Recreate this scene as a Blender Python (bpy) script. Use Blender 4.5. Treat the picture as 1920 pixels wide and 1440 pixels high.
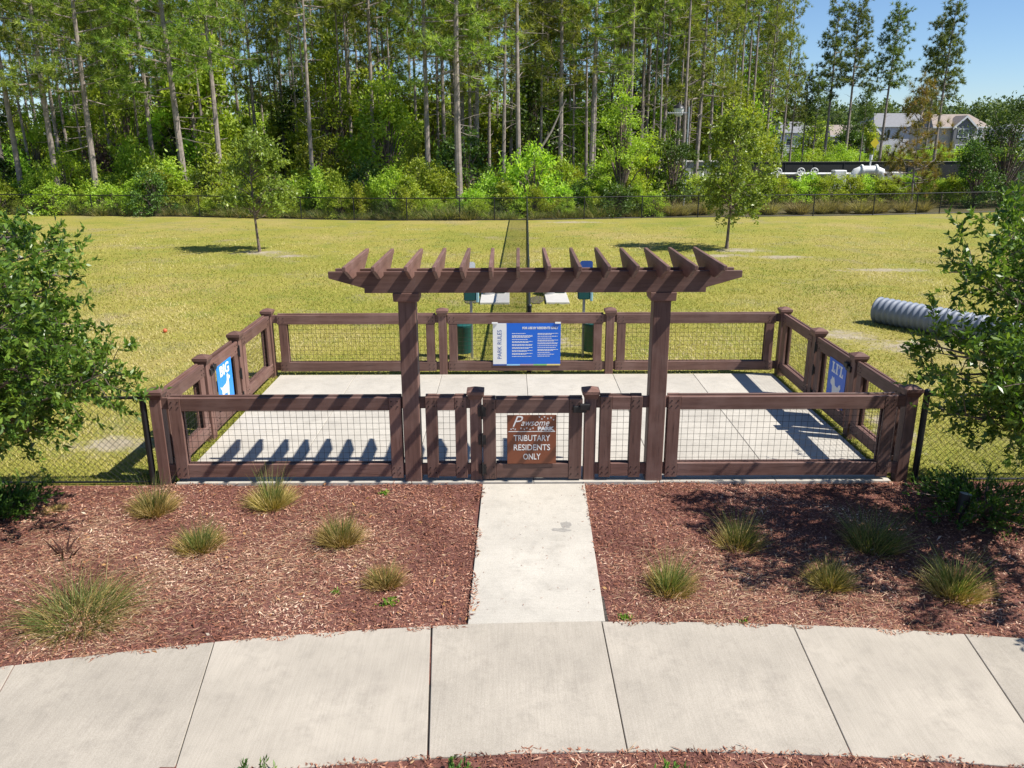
import bpy, bmesh, math, random
import numpy as np
from mathutils import Vector, Matrix

# ------------------------------------------------------------------ reset
for o in list(bpy.data.objects): bpy.data.objects.remove(o)
scene = bpy.context.scene
COL = scene.collection
random.seed(7); RNG = np.random.default_rng(7)

# ------------------------------------------------------------------ camera
FPX, CAMH = 1520.0, 4.1                     # focal length in photo pixels (1920 wide), camera height
PITCH = math.atan((720-257)/FPX); ROLL = -0.003
YAW = math.atan((960-957)/FPX*math.cos(PITCH))
_cp, _sp = math.cos(PITCH), math.sin(PITCH)
FW = np.array([math.sin(YAW)*_cp, math.cos(YAW)*_cp, -_sp]); RT = np.array([math.cos(YAW), -math.sin(YAW), 0]); UP = np.cross(RT, FW)
RT, UP = RT*math.cos(ROLL)+UP*math.sin(ROLL), -RT*math.sin(ROLL)+UP*math.cos(ROLL)
cam = bpy.data.cameras.new('camera'); camo = bpy.data.objects.new('camera', cam); COL.objects.link(camo)
cam.sensor_width = 36; cam.lens = 36*FPX/1920; cam.clip_start = .1; cam.clip_end = 3000
camo.matrix_world = Matrix(((RT[0],UP[0],-FW[0],0),(RT[1],UP[1],-FW[1],0),(RT[2],UP[2],-FW[2],CAMH),(0,0,0,1)))
scene.camera = camo
def ray(x, y): return RT*((x-960)/FPX) + UP*(-(y-720)/FPX) + FW
def gnd(x, y, z=0.):                         # pixel -> point on the level z
    d = ray(x, y); return np.array([0,0,CAMH]) + d*((z-CAMH)/d[2])
def at(x, y, Y):                             # pixel -> point at the depth Y
    d = ray(x, y); return np.array([0,0,CAMH]) + d*(Y/d[1])

# ------------------------------------------------------------------ light
SUNV = Vector((.755, -.22, 1.0)).normalized()
EL = math.asin(SUNV.z); ROT = math.atan2(SUNV.x, SUNV.y)
w = bpy.data.worlds.new('World'); scene.world = w; w.use_nodes = True
nt = w.node_tree; bg = nt.nodes['Background']
sky = nt.nodes.new('ShaderNodeTexSky'); sky.sky_type = 'NISHITA'; sky.sun_disc = False
sky.sun_elevation = EL; sky.sun_rotation = ROT; sky.altitude = 0; sky.air_density = .85; sky.dust_density = .15; sky.ozone_density = 7.0
nt.links.new(sky.outputs[0], bg.inputs[0]); bg.inputs[1].default_value = .09
sun = bpy.data.lights.new('sun', 'SUN'); sun.energy = 5.0; sun.angle = math.radians(.5); sun.color = (1, .955, .88)
suno = bpy.data.objects.new('sun', sun); COL.objects.link(suno)
suno.rotation_euler = SUNV.to_track_quat('Z', 'Y').to_euler(); suno.location = (20, -10, 30)
scene.view_settings.view_transform = 'Standard'; scene.view_settings.look = 'None'
scene.view_settings.exposure = .6; scene.view_settings.gamma = 1.0
scene.cycles.max_bounces = 4; scene.cycles.diffuse_bounces = 2; scene.cycles.glossy_bounces = 2; scene.cycles.transmission_bounces = 2

# ------------------------------------------------------------------ material helpers
def newmat(name):
    m = bpy.data.materials.new(name); m.use_nodes = True; n = m.node_tree
    return m, n, n.nodes['Principled BSDF']
def N(n, t, **kw):
    x = n.nodes.new(t)
    for k, v in kw.items(): setattr(x, k, v)
    return x
def ramp(n, stops, fac):
    r = N(n, 'ShaderNodeValToRGB'); e = r.color_ramp.elements
    while len(e) < len(stops): e.new(.5)
    for i, (p, c) in enumerate(stops): e[i].position = p; e[i].color = (*c, 1)
    n.links.new(fac, r.inputs[0]); return r.outputs[0]
def noise(n, scale, detail=4, rough=.55, vec=None, dist=0):
    x = N(n, 'ShaderNodeTexNoise'); x.inputs['Scale'].default_value = scale; x.inputs['Detail'].default_value = detail
    x.inputs['Roughness'].default_value = rough; x.inputs['Distortion'].default_value = dist
    if vec is not None: n.links.new(vec, x.inputs['Vector'])
    return x.outputs['Fac']
def mix(n, a, b, f, mode='MIX'):
    x = N(n, 'ShaderNodeMix', data_type='RGBA', blend_type=mode)
    for s, v in ((x.inputs[0], f), (x.inputs[6], a), (x.inputs[7], b)):
        if isinstance(v, (int, float)): s.default_value = v
        elif isinstance(v, tuple): s.default_value = (*v, 1)
        else: n.links.new(v, s)
    return x.outputs[2]
def mathn(n, op, a, b=None, clamp=False):
    x = N(n, 'ShaderNodeMath', operation=op, use_clamp=clamp)
    for s, v in ((x.inputs[0], a), (x.inputs[1], b)):
        if v is None: continue
        if isinstance(v, (int, float)): s.default_value = v
        else: n.links.new(v, s)
    return x.outputs[0]
def bump(n, p, h, strength=.3, dist=.01):
    b = N(n, 'ShaderNodeBump'); b.inputs['Strength'].default_value = strength; b.inputs['Distance'].default_value = dist
    n.links.new(h, b.inputs['Height']); n.links.new(b.outputs[0], p.inputs['Normal'])
def coords(n, which='Object', scale=None):
    t = N(n, 'ShaderNodeTexCoord').outputs[which]
    if scale:
        mp = N(n, 'ShaderNodeMapping'); mp.inputs['Scale'].default_value = scale; n.links.new(t, mp.inputs[0]); t = mp.outputs[0]
    return t
def plain(name, col, rough=.6, metal=0, var=.15, scale=6, bstr=0):
    m, n, p = newmat(name); v = coords(n)
    f = noise(n, scale, 5, .6, v)
    c = ramp(n, [(.25, tuple(x*(1-var) for x in col)), (.75, tuple(min(1, x*(1+var)) for x in col))], f)
    n.links.new(c, p.inputs['Base Color']); p.inputs['Roughness'].default_value = rough; p.inputs['Metallic'].default_value = metal
    if bstr: bump(n, p, noise(n, scale*8, 4, .6, v), bstr, .004)
    return m
def leafmat(name, stops, rough=.5, trans=.3, tint=.12, spec=.35, tcol=1.5):
    m, n, p = newmat(name)
    a = N(n, 'ShaderNodeAttribute', attribute_name='rnd')
    c = ramp(n, stops, a.outputs['Fac'])
    oi = N(n, 'ShaderNodeObjectInfo')
    h = N(n, 'ShaderNodeHueSaturation')
    hv = mathn(n, 'ADD', mathn(n, 'MULTIPLY', oi.outputs['Random'], tint*.35), .5-tint*.175)
    vv = mathn(n, 'ADD', mathn(n, 'MULTIPLY', oi.outputs['Random'], tint*4), 1-tint*2)
    n.links.new(hv, h.inputs['Hue']); n.links.new(vv, h.inputs['Value']); n.links.new(c, h.inputs['Color'])
    n.links.new(h.outputs[0], p.inputs['Base Color']); p.inputs['Roughness'].default_value = rough
    p.inputs['Specular IOR Level'].default_value = spec
    t = N(n, 'ShaderNodeBsdfTranslucent')
    tc = mix(n, h.outputs[0], (tcol, tcol*1.0, tcol*.45), 1.0, 'MULTIPLY'); n.links.new(tc, t.inputs[0])
    ms = N(n, 'ShaderNodeMixShader'); ms.inputs[0].default_value = trans
    n.links.new(p.outputs[0], ms.inputs[1]); n.links.new(t.outputs[0], ms.inputs[2])
    n.links.new(ms.outputs[0], n.nodes['Material Output'].inputs[0]); return m

M = {}
def wood(name, axis):
    m, n, p = newmat(name); sc = [26, 26, 26]; sc[axis] = 1.6
    v = coords(n, 'Object', tuple(sc)); g = noise(n, 1.0, 6, .65, v, .6)
    v2 = coords(n, 'Object'); l = noise(n, 2.3, 4, .6, v2)
    oi = N(n, 'ShaderNodeObjectInfo')
    c = ramp(n, [(.28, (.092, .045, .034)), (.5, (.146, .074, .056)), (.78, (.205, .114, .090))], g)
    c2 = mix(n, c, (.235, .145, .12), mathn(n, 'MULTIPLY', mathn(n, 'SUBTRACT', l, .47, True), 2.2, True))
    sc3 = [60, 60, 60]; sc3[axis] = 3
    cr = noise(n, 1, 3, .5, coords(n, 'Object', tuple(sc3)))
    c3 = mix(n, c2, (.05, .022, .017), mathn(n, 'MULTIPLY', mathn(n, 'SUBTRACT', cr, .61, True), 6, True))
    hs = N(n, 'ShaderNodeHueSaturation'); n.links.new(c3, hs.inputs['Color'])
    n.links.new(mathn(n, 'ADD', mathn(n, 'MULTIPLY', oi.outputs['Random'], .42), .78), hs.inputs['Value'])
    n.links.new(hs.outputs[0], p.inputs['Base Color']); p.inputs['Roughness'].default_value = .62
    bump(n, p, g, .25, .004); return m
for k, ax in (('wood_x', 0), ('wood_y', 1), ('wood_z', 2)): M[k] = wood(k, ax)
def concrete(name, base, broom, sx, sy):
    m, n, p = newmat(name); v = coords(n)
    big = noise(n, 1.1, 5, .6, v); med = noise(n, 7, 5, .65, v); fine = noise(n, 160, 3, .6, v)
    c = ramp(n, [(.3, tuple(x*.84 for x in base)), (.7, tuple(x*1.1 for x in base))], big)
    c = mix(n, c, tuple(x*.68 for x in base), mathn(n, 'MULTIPLY', mathn(n, 'SUBTRACT', med, .50, True), 2.0, True))
    c = mix(n, c, ramp(n, [(.35, (.78, .77, .75)), (.65, (1.12, 1.12, 1.12))], fine), .75, 'MULTIPLY')
    dark = noise(n, 3.1, 6, .7, v); c = mix(n, c, (.22, .19, .16), mathn(n, 'MULTIPLY', mathn(n, 'SUBTRACT', dark, .58, True), 2.0, True))
    br = noise(n, 1, 2, .5, coords(n, 'Object', (sx, sy, 1)))
    c = mix(n, c, ramp(n, [(.35, (.86, .855, .845)), (.65, (1.06, 1.06, 1.06))], br), broom, 'MULTIPLY')
    oi = N(n, 'ShaderNodeObjectInfo'); hs = N(n, 'ShaderNodeHueSaturation'); n.links.new(c, hs.inputs['Color'])
    n.links.new(mathn(n, 'ADD', mathn(n, 'MULTIPLY', oi.outputs['Random'], .17), .91), hs.inputs['Value'])
    n.links.new(hs.outputs[0], p.inputs['Base Color']); p.inputs['Roughness'].default_value = .85
    bump(n, p, mathn(n, 'ADD', mathn(n, 'MULTIPLY', br, broom), fine), .3, .003); return m
M['concrete'] = concrete('concrete_slab', (.49, .455, .395), .3, 3, 90)
M['sidewalk'] = concrete('concrete_sidewalk', (.415, .37, .308), .42, 70, 2.5)
M['joint'] = plain('joint_dirt', (.06, .05, .042), .95, var=.4, scale=20)
SANDS = [(-9.3,30.4,1.15,.8),(-8.0,29.5,1.0,.45),(8.6,30.6,1.5,.8),(9.6,28.8,1.3,.6),(7.4,29.2,1.4,.5),(8.2,16.0,1.3,.7),(7.2,17.0,.8,.7),(9.5,14.6,1.4,.6),(3.1,41.3,1.9,.6),(.75,16.5,.8,.9),(12,25.8,1.9,.5),(-5.5,10.6,.8,.5),(5.6,11.2,.35,1.2)]
def lawnmat():
    m, n, p = newmat('lawn_turf'); v = coords(n)
    big = noise(n, .16, 5, .6, v); med = noise(n, .9, 5, .65, v); fine = noise(n, 14, 4, .7, v); vf = noise(n, 55, 3, .7, v)
    c = ramp(n, [(.3, (.225, .24, .045)), (.5, (.315, .285, .068)), (.68, (.375, .30, .12))], big)
    c = mix(n, c, (.15, .215, .035), mathn(n, 'MULTIPLY', mathn(n, 'SUBTRACT', med, .5, True), 3.5, True))
    c = mix(n, c, (.34, .27, .15), mathn(n, 'MULTIPLY', mathn(n, 'SUBTRACT', noise(n, .45, 7, .72, v), .54, True), 6, True))
    c = mix(n, c, (.17, .13, .075), mathn(n, 'MULTIPLY', mathn(n, 'SUBTRACT', noise(n, 2.3, 6, .75, v), .60, True), 5, True))
    c = mix(n, c, ramp(n, [(.3, (.5, .52, .45)), (.7, (1.35, 1.32, 1.25))], fine), .8, 'MULTIPLY')
    c = mix(n, c, ramp(n, [(.3, (.6, .6, .6)), (.7, (1.3, 1.3, 1.3))], vf), .7, 'MULTIPLY')
    acc = None
    for x, y, rx, ry in SANDS:
        mp = N(n, 'ShaderNodeMapping', vector_type='TEXTURE'); mp.inputs['Location'].default_value = (x, y, 0); mp.inputs['Scale'].default_value = (rx, ry, 1); n.links.new(v, mp.inputs[0])
        ln = N(n, 'ShaderNodeVectorMath', operation='LENGTH'); n.links.new(mp.outputs[0], ln.inputs[0]); acc = ln.outputs['Value'] if acc is None else mathn(n, 'MINIMUM', acc, ln.outputs['Value'])
    edge = mathn(n, 'SUBTRACT', mathn(n, 'ADD', mathn(n, 'MULTIPLY', noise(n, 2.2, 7, .75, v), 3.2), -.72), acc)
    msk = mathn(n, 'MULTIPLY', edge, 1.6, True)
    sand = mix(n, ramp(n, [(.35, (.29, .235, .17)), (.65, (.47, .405, .32))], noise(n, 3, 6, .7, v)), ramp(n, [(.3, (.75, .75, .75)), (.7, (1.15, 1.15, 1.15))], vf), .8, 'MULTIPLY')
    c = mix(n, c, sand, mathn(n, 'MULTIPLY', msk, .85))
    n.links.new(c, p.inputs['Base Color']); p.inputs['Roughness'].default_value = .9; p.inputs['Specular IOR Level'].default_value = .1
    bump(n, p, fine, .8, .05); return m
M['lawn'] = lawnmat()
def soil(name, a, b, scale=3):
    m, n, p = newmat(name); v = coords(n); f = noise(n, scale, 6, .7, v); g = noise(n, 60, 4, .6, v)
    c = mix(n, ramp(n, [(.3, a), (.7, b)], f), ramp(n, [(.3, (.7, .7, .7)), (.7, (1.2, 1.2, 1.2))], g), .8, 'MULTIPLY')
    n.links.new(c, p.inputs['Base Color']); p.inputs['Roughness'].default_value = .95; p.inputs['Specular IOR Level'].default_value = .1
    bump(n, p, g, .6, .02); return m
M['sand'] = soil('bare_sand', (.36, .29, .20), (.58, .50, .40), 2)
M['floor'] = soil('forest_floor', (.05, .055, .02), (.15, .12, .06), .6)
M['mulchbed'] = soil('mulch_soil', (.10, .042, .033), (.22, .10, .08), 9)
M['gravel'] = soil('gravel', (.05, .045, .03), (.16, .14, .10), 30)
def rndmat(name, stops, rough=.8):
    m, n, p = newmat(name); a = N(n, 'ShaderNodeAttribute', attribute_name='rnd')
    n.links.new(ramp(n, stops, a.outputs['Fac']), p.inputs['Base Color']); p.inputs['Roughness'].default_value = rough; p.inputs['Specular IOR Level'].default_value = .2
    return m
M['chips'] = rndmat('mulch_chips', [(0, (.075, .026, .017)), (.2, (.225, .085, .050)), (.48, (.395, .185, .115)), (.74, (.54, .325, .225)), (1, (.76, .57, .42))])
M['straw'] = rndmat('pine_straw', [(0, (.30, .17, .09)), (.5, (.48, .32, .18)), (1, (.66, .50, .32))])
M['grass'] = leafmat('lawn_blades', [(0, (.165, .215, .03)), (.35, (.31, .31, .055)), (.7, (.455, .39, .115)), (1, (.59, .50, .26))], .7, .2, 0, .1, 1.1)
M['bark'] = plain('oak_bark', (.17, .125, .10), .9, var=.4, scale=14, bstr=.6)
M['pinebark'] = plain('pine_bark', (.27, .225, .195), .95, var=.45, scale=5, bstr=.8)
M['deadwood'] = plain('dead_twigs', (.30, .26, .23), .9, var=.3)
M['oakleaf'] = leafmat('oak_leaves', [(0, (.030, .068, .010)), (.45, (.090, .172, .020)), (.85, (.205, .305, .042)), (1, (.42, .48, .13))], .36, .33, 0, .5)
M['oakleaf2'] = leafmat('young_oak_leaves', [(0, (.085, .13, .02)), (.5, (.205, .29, .04)), (.9, (.34, .42, .08)), (1, (.58, .62, .24))], .4, .35, .05, .5)
M['needle'] = leafmat('pine_needles', [(0, (.075, .115, .02)), (.5, (.205, .27, .048)), (1, (.46, .49, .11))], .55, .42, .14, .3)
M['needle_far'] = leafmat('distant_pine_needles', [(0, (.05, .085, .022)), (.5, (.125, .175, .045)), (1, (.25, .285, .08))], .55, .38, .1, .3)
M['needle_tan'] = leafmat('browning_needles', [(0, (.10, .12, .02)), (.5, (.22, .19, .05)), (1, (.40, .24, .08))], .6, .3, .05, .2)
M['shrub_a'] = leafmat('bright_shrub_leaves', [(0, (.16, .25, .022)), (.5, (.335, .465, .045)), (1, (.56, .66, .12))], .5, .42, .14)
M['shrub_b'] = leafmat('mid_green_leaves', [(0, (.135, .20, .02)), (.5, (.305, .40, .04)), (1, (.52, .58, .09))], .5, .42, .14)
M['shrub_c'] = leafmat('dark_green_leaves', [(0, (.03, .065, .012)), (.5, (.075, .135, .022)), (1, (.16, .24, .045))], .45, .25, .12)
M['farwood'] = leafmat('far_wood_leaves', [(0, (.13, .20, .03)), (.5, (.30, .41, .06)), (1, (.52, .60, .12))], .6, .4, 0)
M['horizon'] = leafmat('horizon_leaves', [(0, (.05, .085, .03)), (.5, (.11, .16, .05)), (1, (.20, .25, .08))], .7, .3, 0)
M['juniper'] = leafmat('juniper_leaves', [(0, (.02, .055, .010)), (.5, (.075, .16, .02)), (1, (.20, .32, .05))], .5, .2, .05)
M['blade'] = leafmat('grass_blades', [(0, (.05, .09, .018)), (.45, (.12, .165, .035)), (.75, (.24, .25, .075)), (1, (.45, .36, .16))], .55, .3, .08)
M['dryblade'] = leafmat('dry_grass_blades', [(0, (.20, .13, .05)), (.5, (.38, .27, .10)), (1, (.58, .43, .22))], .7, .25, .06, .15, 1.1)
M['tallgrass'] = leafmat('tan_fountain_grass', [(0, (.13, .13, .04)), (.5, (.30, .26, .10)), (1, (.48, .40, .20))], .7, .3, .08, .15)
M['weed'] = leafmat('weed_leaves', [(0, (.09, .20, .015)), (1, (.25, .40, .05))], .5, .3, .05)
M['deadleaf'] = plain('dead_brown_leaves', (.075, .032, .02), .6, var=.4)
M['black'] = plain('black_coating', (.012, .012, .013), .45, var=.2)
M['wire'] = plain('dark_wire', (.035, .028, .024), .5, var=.2)
M['boltm'] = plain('dark_bolts', (.03, .02, .018), .5, .3)
M['metal'] = plain('galvanised_steel', (.45, .46, .47), .4, .7)
M['white'] = plain('white_paint', (.78, .78, .76), .45, var=.05)
M['offwhite'] = plain('off_white_panel', (.50, .48, .44), .6, var=.08)
M['blue'] = plain('sign_blue', (.008, .13, .62), .4, var=.02)
M['cyanblue'] = plain('sign_light_blue', (.012, .26, .80), .4, var=.02)
M['navy'] = plain('sign_navy', (.03, .09, .32), .4, var=.03)
M['mauve'] = plain('sign_mauve', (.42, .30, .36), .4, var=.03)
M['lgreen'] = plain('sign_green', (.22, .50, .16), .4, var=.03)
M['yellow'] = plain('sign_yellow', (.75, .62, .22), .4, var=.03)
M['ltblue'] = plain('sign_pale_blue', (.30, .58, .85), .4, var=.03)
M['rust'] = plain('sign_rust_brown', (.20, .056, .022), .42, var=.06)
M['greenbox'] = plain('green_plastic', (.012, .085, .075), .4, var=.1)
M['teal'] = plain('pale_teal_panel', (.30, .50, .52), .4, var=.05)
M['pipe'] = plain('grey_plastic_pipe', (.20, .225, .27), .5, var=.08, scale=2)
M['screen'] = plain('dark_screen', (.022, .024, .023), .8, var=.3)
M['roof'] = plain('brown_shingles', (.30, .245, .205), .9, var=.15, scale=3)
M['roofgrey'] = plain('grey_shingles', (.22, .22, .23), .9, var=.15, scale=3)
M['beige'] = plain('beige_siding', (.50, .45, .38), .8, var=.05)
M['greysiding'] = plain('grey_siding', (.20, .20, .205), .8, var=.08)
M['whitesiding'] = plain('white_siding', (.70, .71, .73), .7, var=.04)
M['glass'] = plain('window_glass', (.05, .065, .08), .08, var=.1)
M['brick'] = plain('red_brick', (.36, .10, .05), .9, var=.2)
M['signyellow'] = plain('road_sign_yellow', (.80, .62, .03), .4, var=.03)

# ------------------------------------------------------------------ mesh helpers
ORG = {}
def mesh_np(name, V, F, rnd=None):
    V = np.asarray(V, np.float32); F = np.asarray(F, np.int32); k = F.shape[1]
    me = bpy.data.meshes.new(name); me.vertices.add(len(V)); me.vertices.foreach_set('co', V.ravel())
    me.loops.add(F.size); me.loops.foreach_set('vertex_index', F.ravel())
    me.polygons.add(len(F)); me.polygons.foreach_set('loop_start', np.arange(0, F.size, k, dtype=np.int32))
    if rnd is not None:
        a = me.attributes.new('rnd', 'FLOAT', 'FACE'); a.data.foreach_set('value', np.asarray(rnd, np.float32))
    me.update(calc_edges=True); return me
class MB:
    def __init__(s): s.v = []; s.f = []
    def add(s, vs, fs):
        b = len(s.v); s.v += [tuple(map(float, p)) for p in vs]; s.f += [tuple(b+i for i in f) for f in fs]; return s
    def hexa(s, p):  # 8 points: bottom 4 ccw, top 4 ccw
        return s.add(p, [(3,2,1,0),(4,5,6,7),(0,1,5,4),(1,2,6,5),(2,3,7,6),(3,0,4,7)])
    def box(s, x0, x1, y0, y1, z0, z1):
        return s.hexa([(x0,y0,z0),(x1,y0,z0),(x1,y1,z0),(x0,y1,z0),(x0,y0,z1),(x1,y0,z1),(x1,y1,z1),(x0,y1,z1)])
    def tube(s, a, b, r0, r1=None, n=8, caps=True):
        r1 = r0 if r1 is None else r1; a = Vector(a); b = Vector(b); d = (b-a).normalized()
        t = d.cross(Vector((0,0,1)) if abs(d.z) < .9 else Vector((1,0,0))).normalized(); u = d.cross(t)
        vs = [a+(t*math.cos(2*math.pi*i/n)+u*math.sin(2*math.pi*i/n))*r0 for i in range(n)] + [b+(t*math.cos(2*math.pi*i/n)+u*math.sin(2*math.pi*i/n))*r1 for i in range(n)]
        fs = [(i, (i+1)%n, n+(i+1)%n, n+i) for i in range(n)]
        if caps: fs += [tuple(range(n-1,-1,-1)), tuple(range(n, 2*n))]
        return s.add(vs, fs)
    def path(s, pts, rad, n=6):
        pts = [Vector(p) for p in pts]; b = len(s.v); ref = None
        for i, p in enumerate(pts):
            d = (pts[min(i+1, len(pts)-1)]-pts[max(i-1, 0)]).normalized()
            if ref is None: ref = d.cross(Vector((.3,.9,.2))).normalized()
            ref = (ref - d*ref.dot(d)).normalized(); u = d.cross(ref); r = rad[i]
            s.v += [tuple(p+(ref*math.cos(2*math.pi*k/n)+u*math.sin(2*math.pi*k/n))*r) for k in range(n)]
        for i in range(len(pts)-1):
            s.f += [(b+i*n+k, b+i*n+(k+1)%n, b+(i+1)*n+(k+1)%n, b+(i+1)*n+k) for k in range(n)]
        s.f += [tuple(b+k for k in range(n-1,-1,-1)), tuple(b+(len(pts)-1)*n+k for k in range(n))]
        return s
    def prism(s, poly, fn):   # poly in 2D, fn(u,v,side) -> 3D, side 0/1
        n = len(poly); vs = [fn(u, v, 0) for u, v in poly] + [fn(u, v, 1) for u, v in poly]
        return s.add(vs, [tuple(range(n-1,-1,-1)), tuple(range(n, 2*n))] + [(i, (i+1)%n, n+(i+1)%n, n+i) for i in range(n)])
    def lathe(s, prof, n=16, c=(0,0,0)):
        b = len(s.v)
        for r, z in prof: s.v += [(c[0]+r*math.cos(2*math.pi*k/n), c[1]+r*math.sin(2*math.pi*k/n), c[2]+z) for k in range(n)]
        for i in range(len(prof)-1): s.f += [(b+i*n+k, b+i*n+(k+1)%n, b+(i+1)*n+(k+1)%n, b+(i+1)*n+k) for k in range(n)]
        s.f += [tuple(b+k for k in range(n-1,-1,-1)), tuple(b+(len(prof)-1)*n+k for k in range(n))]; return s
    def mesh(s, name, org=(0,0,0), bevel=0, smooth=False):
        me = bpy.data.meshes.new(name); me.from_pydata([(x-org[0], y-org[1], z-org[2]) for x, y, z in s.v], [], s.f)
        bm = bmesh.new(); bm.from_mesh(me); bmesh.ops.recalc_face_normals(bm, faces=bm.faces)
        if bevel: bmesh.ops.bevel(bm, geom=list(bm.edges), offset=bevel, segments=1, affect='EDGES', clamp_overlap=True)
        bm.to_mesh(me); bm.free()
        if smooth: me.polygons.foreach_set('use_smooth', [True]*len(me.polygons)); me.set_sharp_from_angle(angle=math.radians(40))
        return me
def link(name, me, mat, parent=None, loc=None):
    o = bpy.data.objects.new(name, me); COL.objects.link(o)
    if me is not None and mat is not None:
        mm = M[mat] if isinstance(mat, str) else mat
        if not me.materials: me.materials.append(mm)
    if parent: o.parent = parent
    if loc is not None: o.location = tuple(map(float, loc))
    return o
def tag(o, label=None, cat=None, group=None, kind=None):
    for k, v in (('label', label), ('category', cat), ('group', group), ('kind', kind)):
        if v: o[k] = v
    return o
def thing(name, label, cat, loc=(0,0,0), group=None):
    o = link(name, None, None, None, loc); o.empty_display_size = .2; tag(o, label, cat, group); ORG[o.name] = tuple(loc); return o
def part(name, mb, mat, parent, bevel=0, smooth=False, kind=None):
    org = ORG.get(parent.name, (0,0,0)); o = link(name, mb.mesh(name, org, bevel, smooth), mat, parent); ORG[o.name] = org
    if kind: o['kind'] = kind
    return o
def solo(name, mb, mat, label, cat, loc=(0,0,0), group=None, bevel=0, smooth=False):
    o = link(name, mb.mesh(name, loc, bevel, smooth), mat, None, loc); return tag(o, label, cat, group)
def struct(name, me, mat): return tag(link(name, me, mat), kind='structure')
def copy_tree(o, loc=None, rz=None, sc=None, parent=None, label=None, group=None):
    c = o.copy(); COL.objects.link(c); c.parent = parent
    if loc is not None: c.location = tuple(map(float, loc))
    if rz is not None: c.rotation_euler = (0, 0, rz)
    if sc is not None: c.scale = sc if hasattr(sc, '__len__') else (sc,)*3
    if label: c['label'] = label
    if group: c['group'] = group
    for ch in o.children: copy_tree(ch, parent=c)
    return c
def hgt(x, y): return .018*np.sin(x*2.1+.4)*np.cos(y*1.7)+.012*np.sin(x*5.3+y*3.1)

# ------------------------------------------------------------------ ground
me = mesh_np('ground', [(-1500,-200,-.03),(1500,-200,-.03),(1500,2500,-.03),(-1500,2500,-.03)], [(0,1,2,3)])
struct('ground', me, 'floor')
FAR = [(-60,50.5),(-45,48.6),(-28.6,46.4),(-16.8,44.7),(-7.0,42.4),(1.2,42.4),(6.84,43.3),(19.4,44.4),(28.9,46.4),(45,48.6),(60,50.5)]
poly = [(60,9.19),(-60,9.19)] + FAR
mb = MB(); mb.add([(x,y,0) for x, y in poly], [tuple(range(len(poly)))])
struct('lawn', mb.mesh('lawn'), 'lawn')
def blob_patch(name, cx, cy, rx, ry, z, mat, seed, n=40, jag=.3):
    r = random.Random(seed); ph = [r.uniform(0, 6.28) for _ in range(4)]
    vs = [(cx, cy, z)]
    for i in range(n):
        a = 2*math.pi*i/n; k = 1+jag*(.5*math.sin(2*a+ph[0])+.3*math.sin(5*a+ph[1])+.25*math.sin(9*a+ph[2])+.15*r.uniform(-1,1))
        vs.append((cx+rx*k*math.cos(a), cy+ry*k*math.sin(a), z))
    return mesh_np(name, vs, [(0, i+1, (i+1)%n+1) for i in range(n)])
# sidewalk arc and walk
AC = np.array([.9, -14.83]); R1, R0 = 21.0, 19.435
def arc(x, R): return AC[1]+math.sqrt(R*R-(x-AC[0])**2)
def apt(R, th): return (AC[0]+R*math.sin(th), AC[1]+R*math.cos(th))
# mulch bed: undulating sheet over both strips
xs = np.linspace(-14, 14, 220); ys = np.linspace(2.2, 9.18, 90)
V = [(x, y, (.036 if y < arc(x, R0)+.15 else .018)+max(0, float(hgt(x, y)))*.8) for y in ys for x in xs]; nx = len(xs)
F = [(j*nx+i, j*nx+i+1, (j+1)*nx+i+1, (j+1)*nx+i) for j in range(len(ys)-1) for i in range(nx-1)]
struct('mulch_bed', mesh_np('mulch_bed', V, F), 'mulchbed')
# sidewalk
jx = [-8.6,-7.1,-5.55,-4.0,-2.5,-.69,.79,2.44,3.85,5.4,7.0,8.6]; jt = [math.asin((x-AC[0])/R1) for x in jx]
base = MB(); 
for k in range(60):
    t0 = jt[0]+(jt[-1]-jt[0])*k/60; t1 = jt[0]+(jt[-1]-jt[0])*(k+1)/60
    a, b, c, d = apt(R0+.01, t0), apt(R0+.01, t1), apt(R1-.01, t1), apt(R1-.01, t0)
    base.add([(*a,.034),(*b,.034),(*c,.034),(*d,.034)], [(0,1,2,3)])
sw = struct('sidewalk', base.mesh('sidewalk'), 'joint')
for i in range(len(jt)-1):
    gap = .003 if i not in (4, 5) else .006
    mb = MB(); n = 8; a0 = jt[i]+gap/R1; a1 = jt[i+1]-(.011 if i == 4 else gap)/R1
    top = [apt(R1, a0+(a1-a0)*k/n) for k in range(n+1)] + [apt(R0, a1-(a1-a0)*k/n) for k in range(n+1)]
    mb.prism(top, lambda u, v, s: (u, v, -.02 if s == 0 else .048+.002*((i*7) % 3)))
    c = apt(R1-.7, (a0+a1)/2); o = link('pavement_slab', mb.mesh('pavement_slab', (*c, 0), .004), 'sidewalk', sw, (*c, 0)); 
# walk to gate
walk = MB(); walk.box(-.365, .855, 6.1, 9.1, -.03, .02); wk = struct('walkway', walk.mesh('walkway'), 'joint')
yb = [6.185, 7.66, 9.13]
for a, b in ((6.185, 9.125),):
    mb = MB(); mb.add([(-.38,arc(-.38,R1)+.012,-.02),(.82,arc(.82,R1)+.012,-.02),(.9,b,-.02),(-.345,b,-.02),(-.38,arc(-.38,R1)+.012,.046),(.82,arc(.82,R1)+.012,.046),(.9,b,.046),(-.345,b,.046)], [(3,2,1,0),(4,5,6,7),(0,1,5,4),(1,2,6,5),(2,3,7,6),(3,0,4,7)])
    link('pavement_slab', mb.mesh('pavement_slab', (0,7.6,0), .004), 'concrete', wk, (0,7.6,0))
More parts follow.
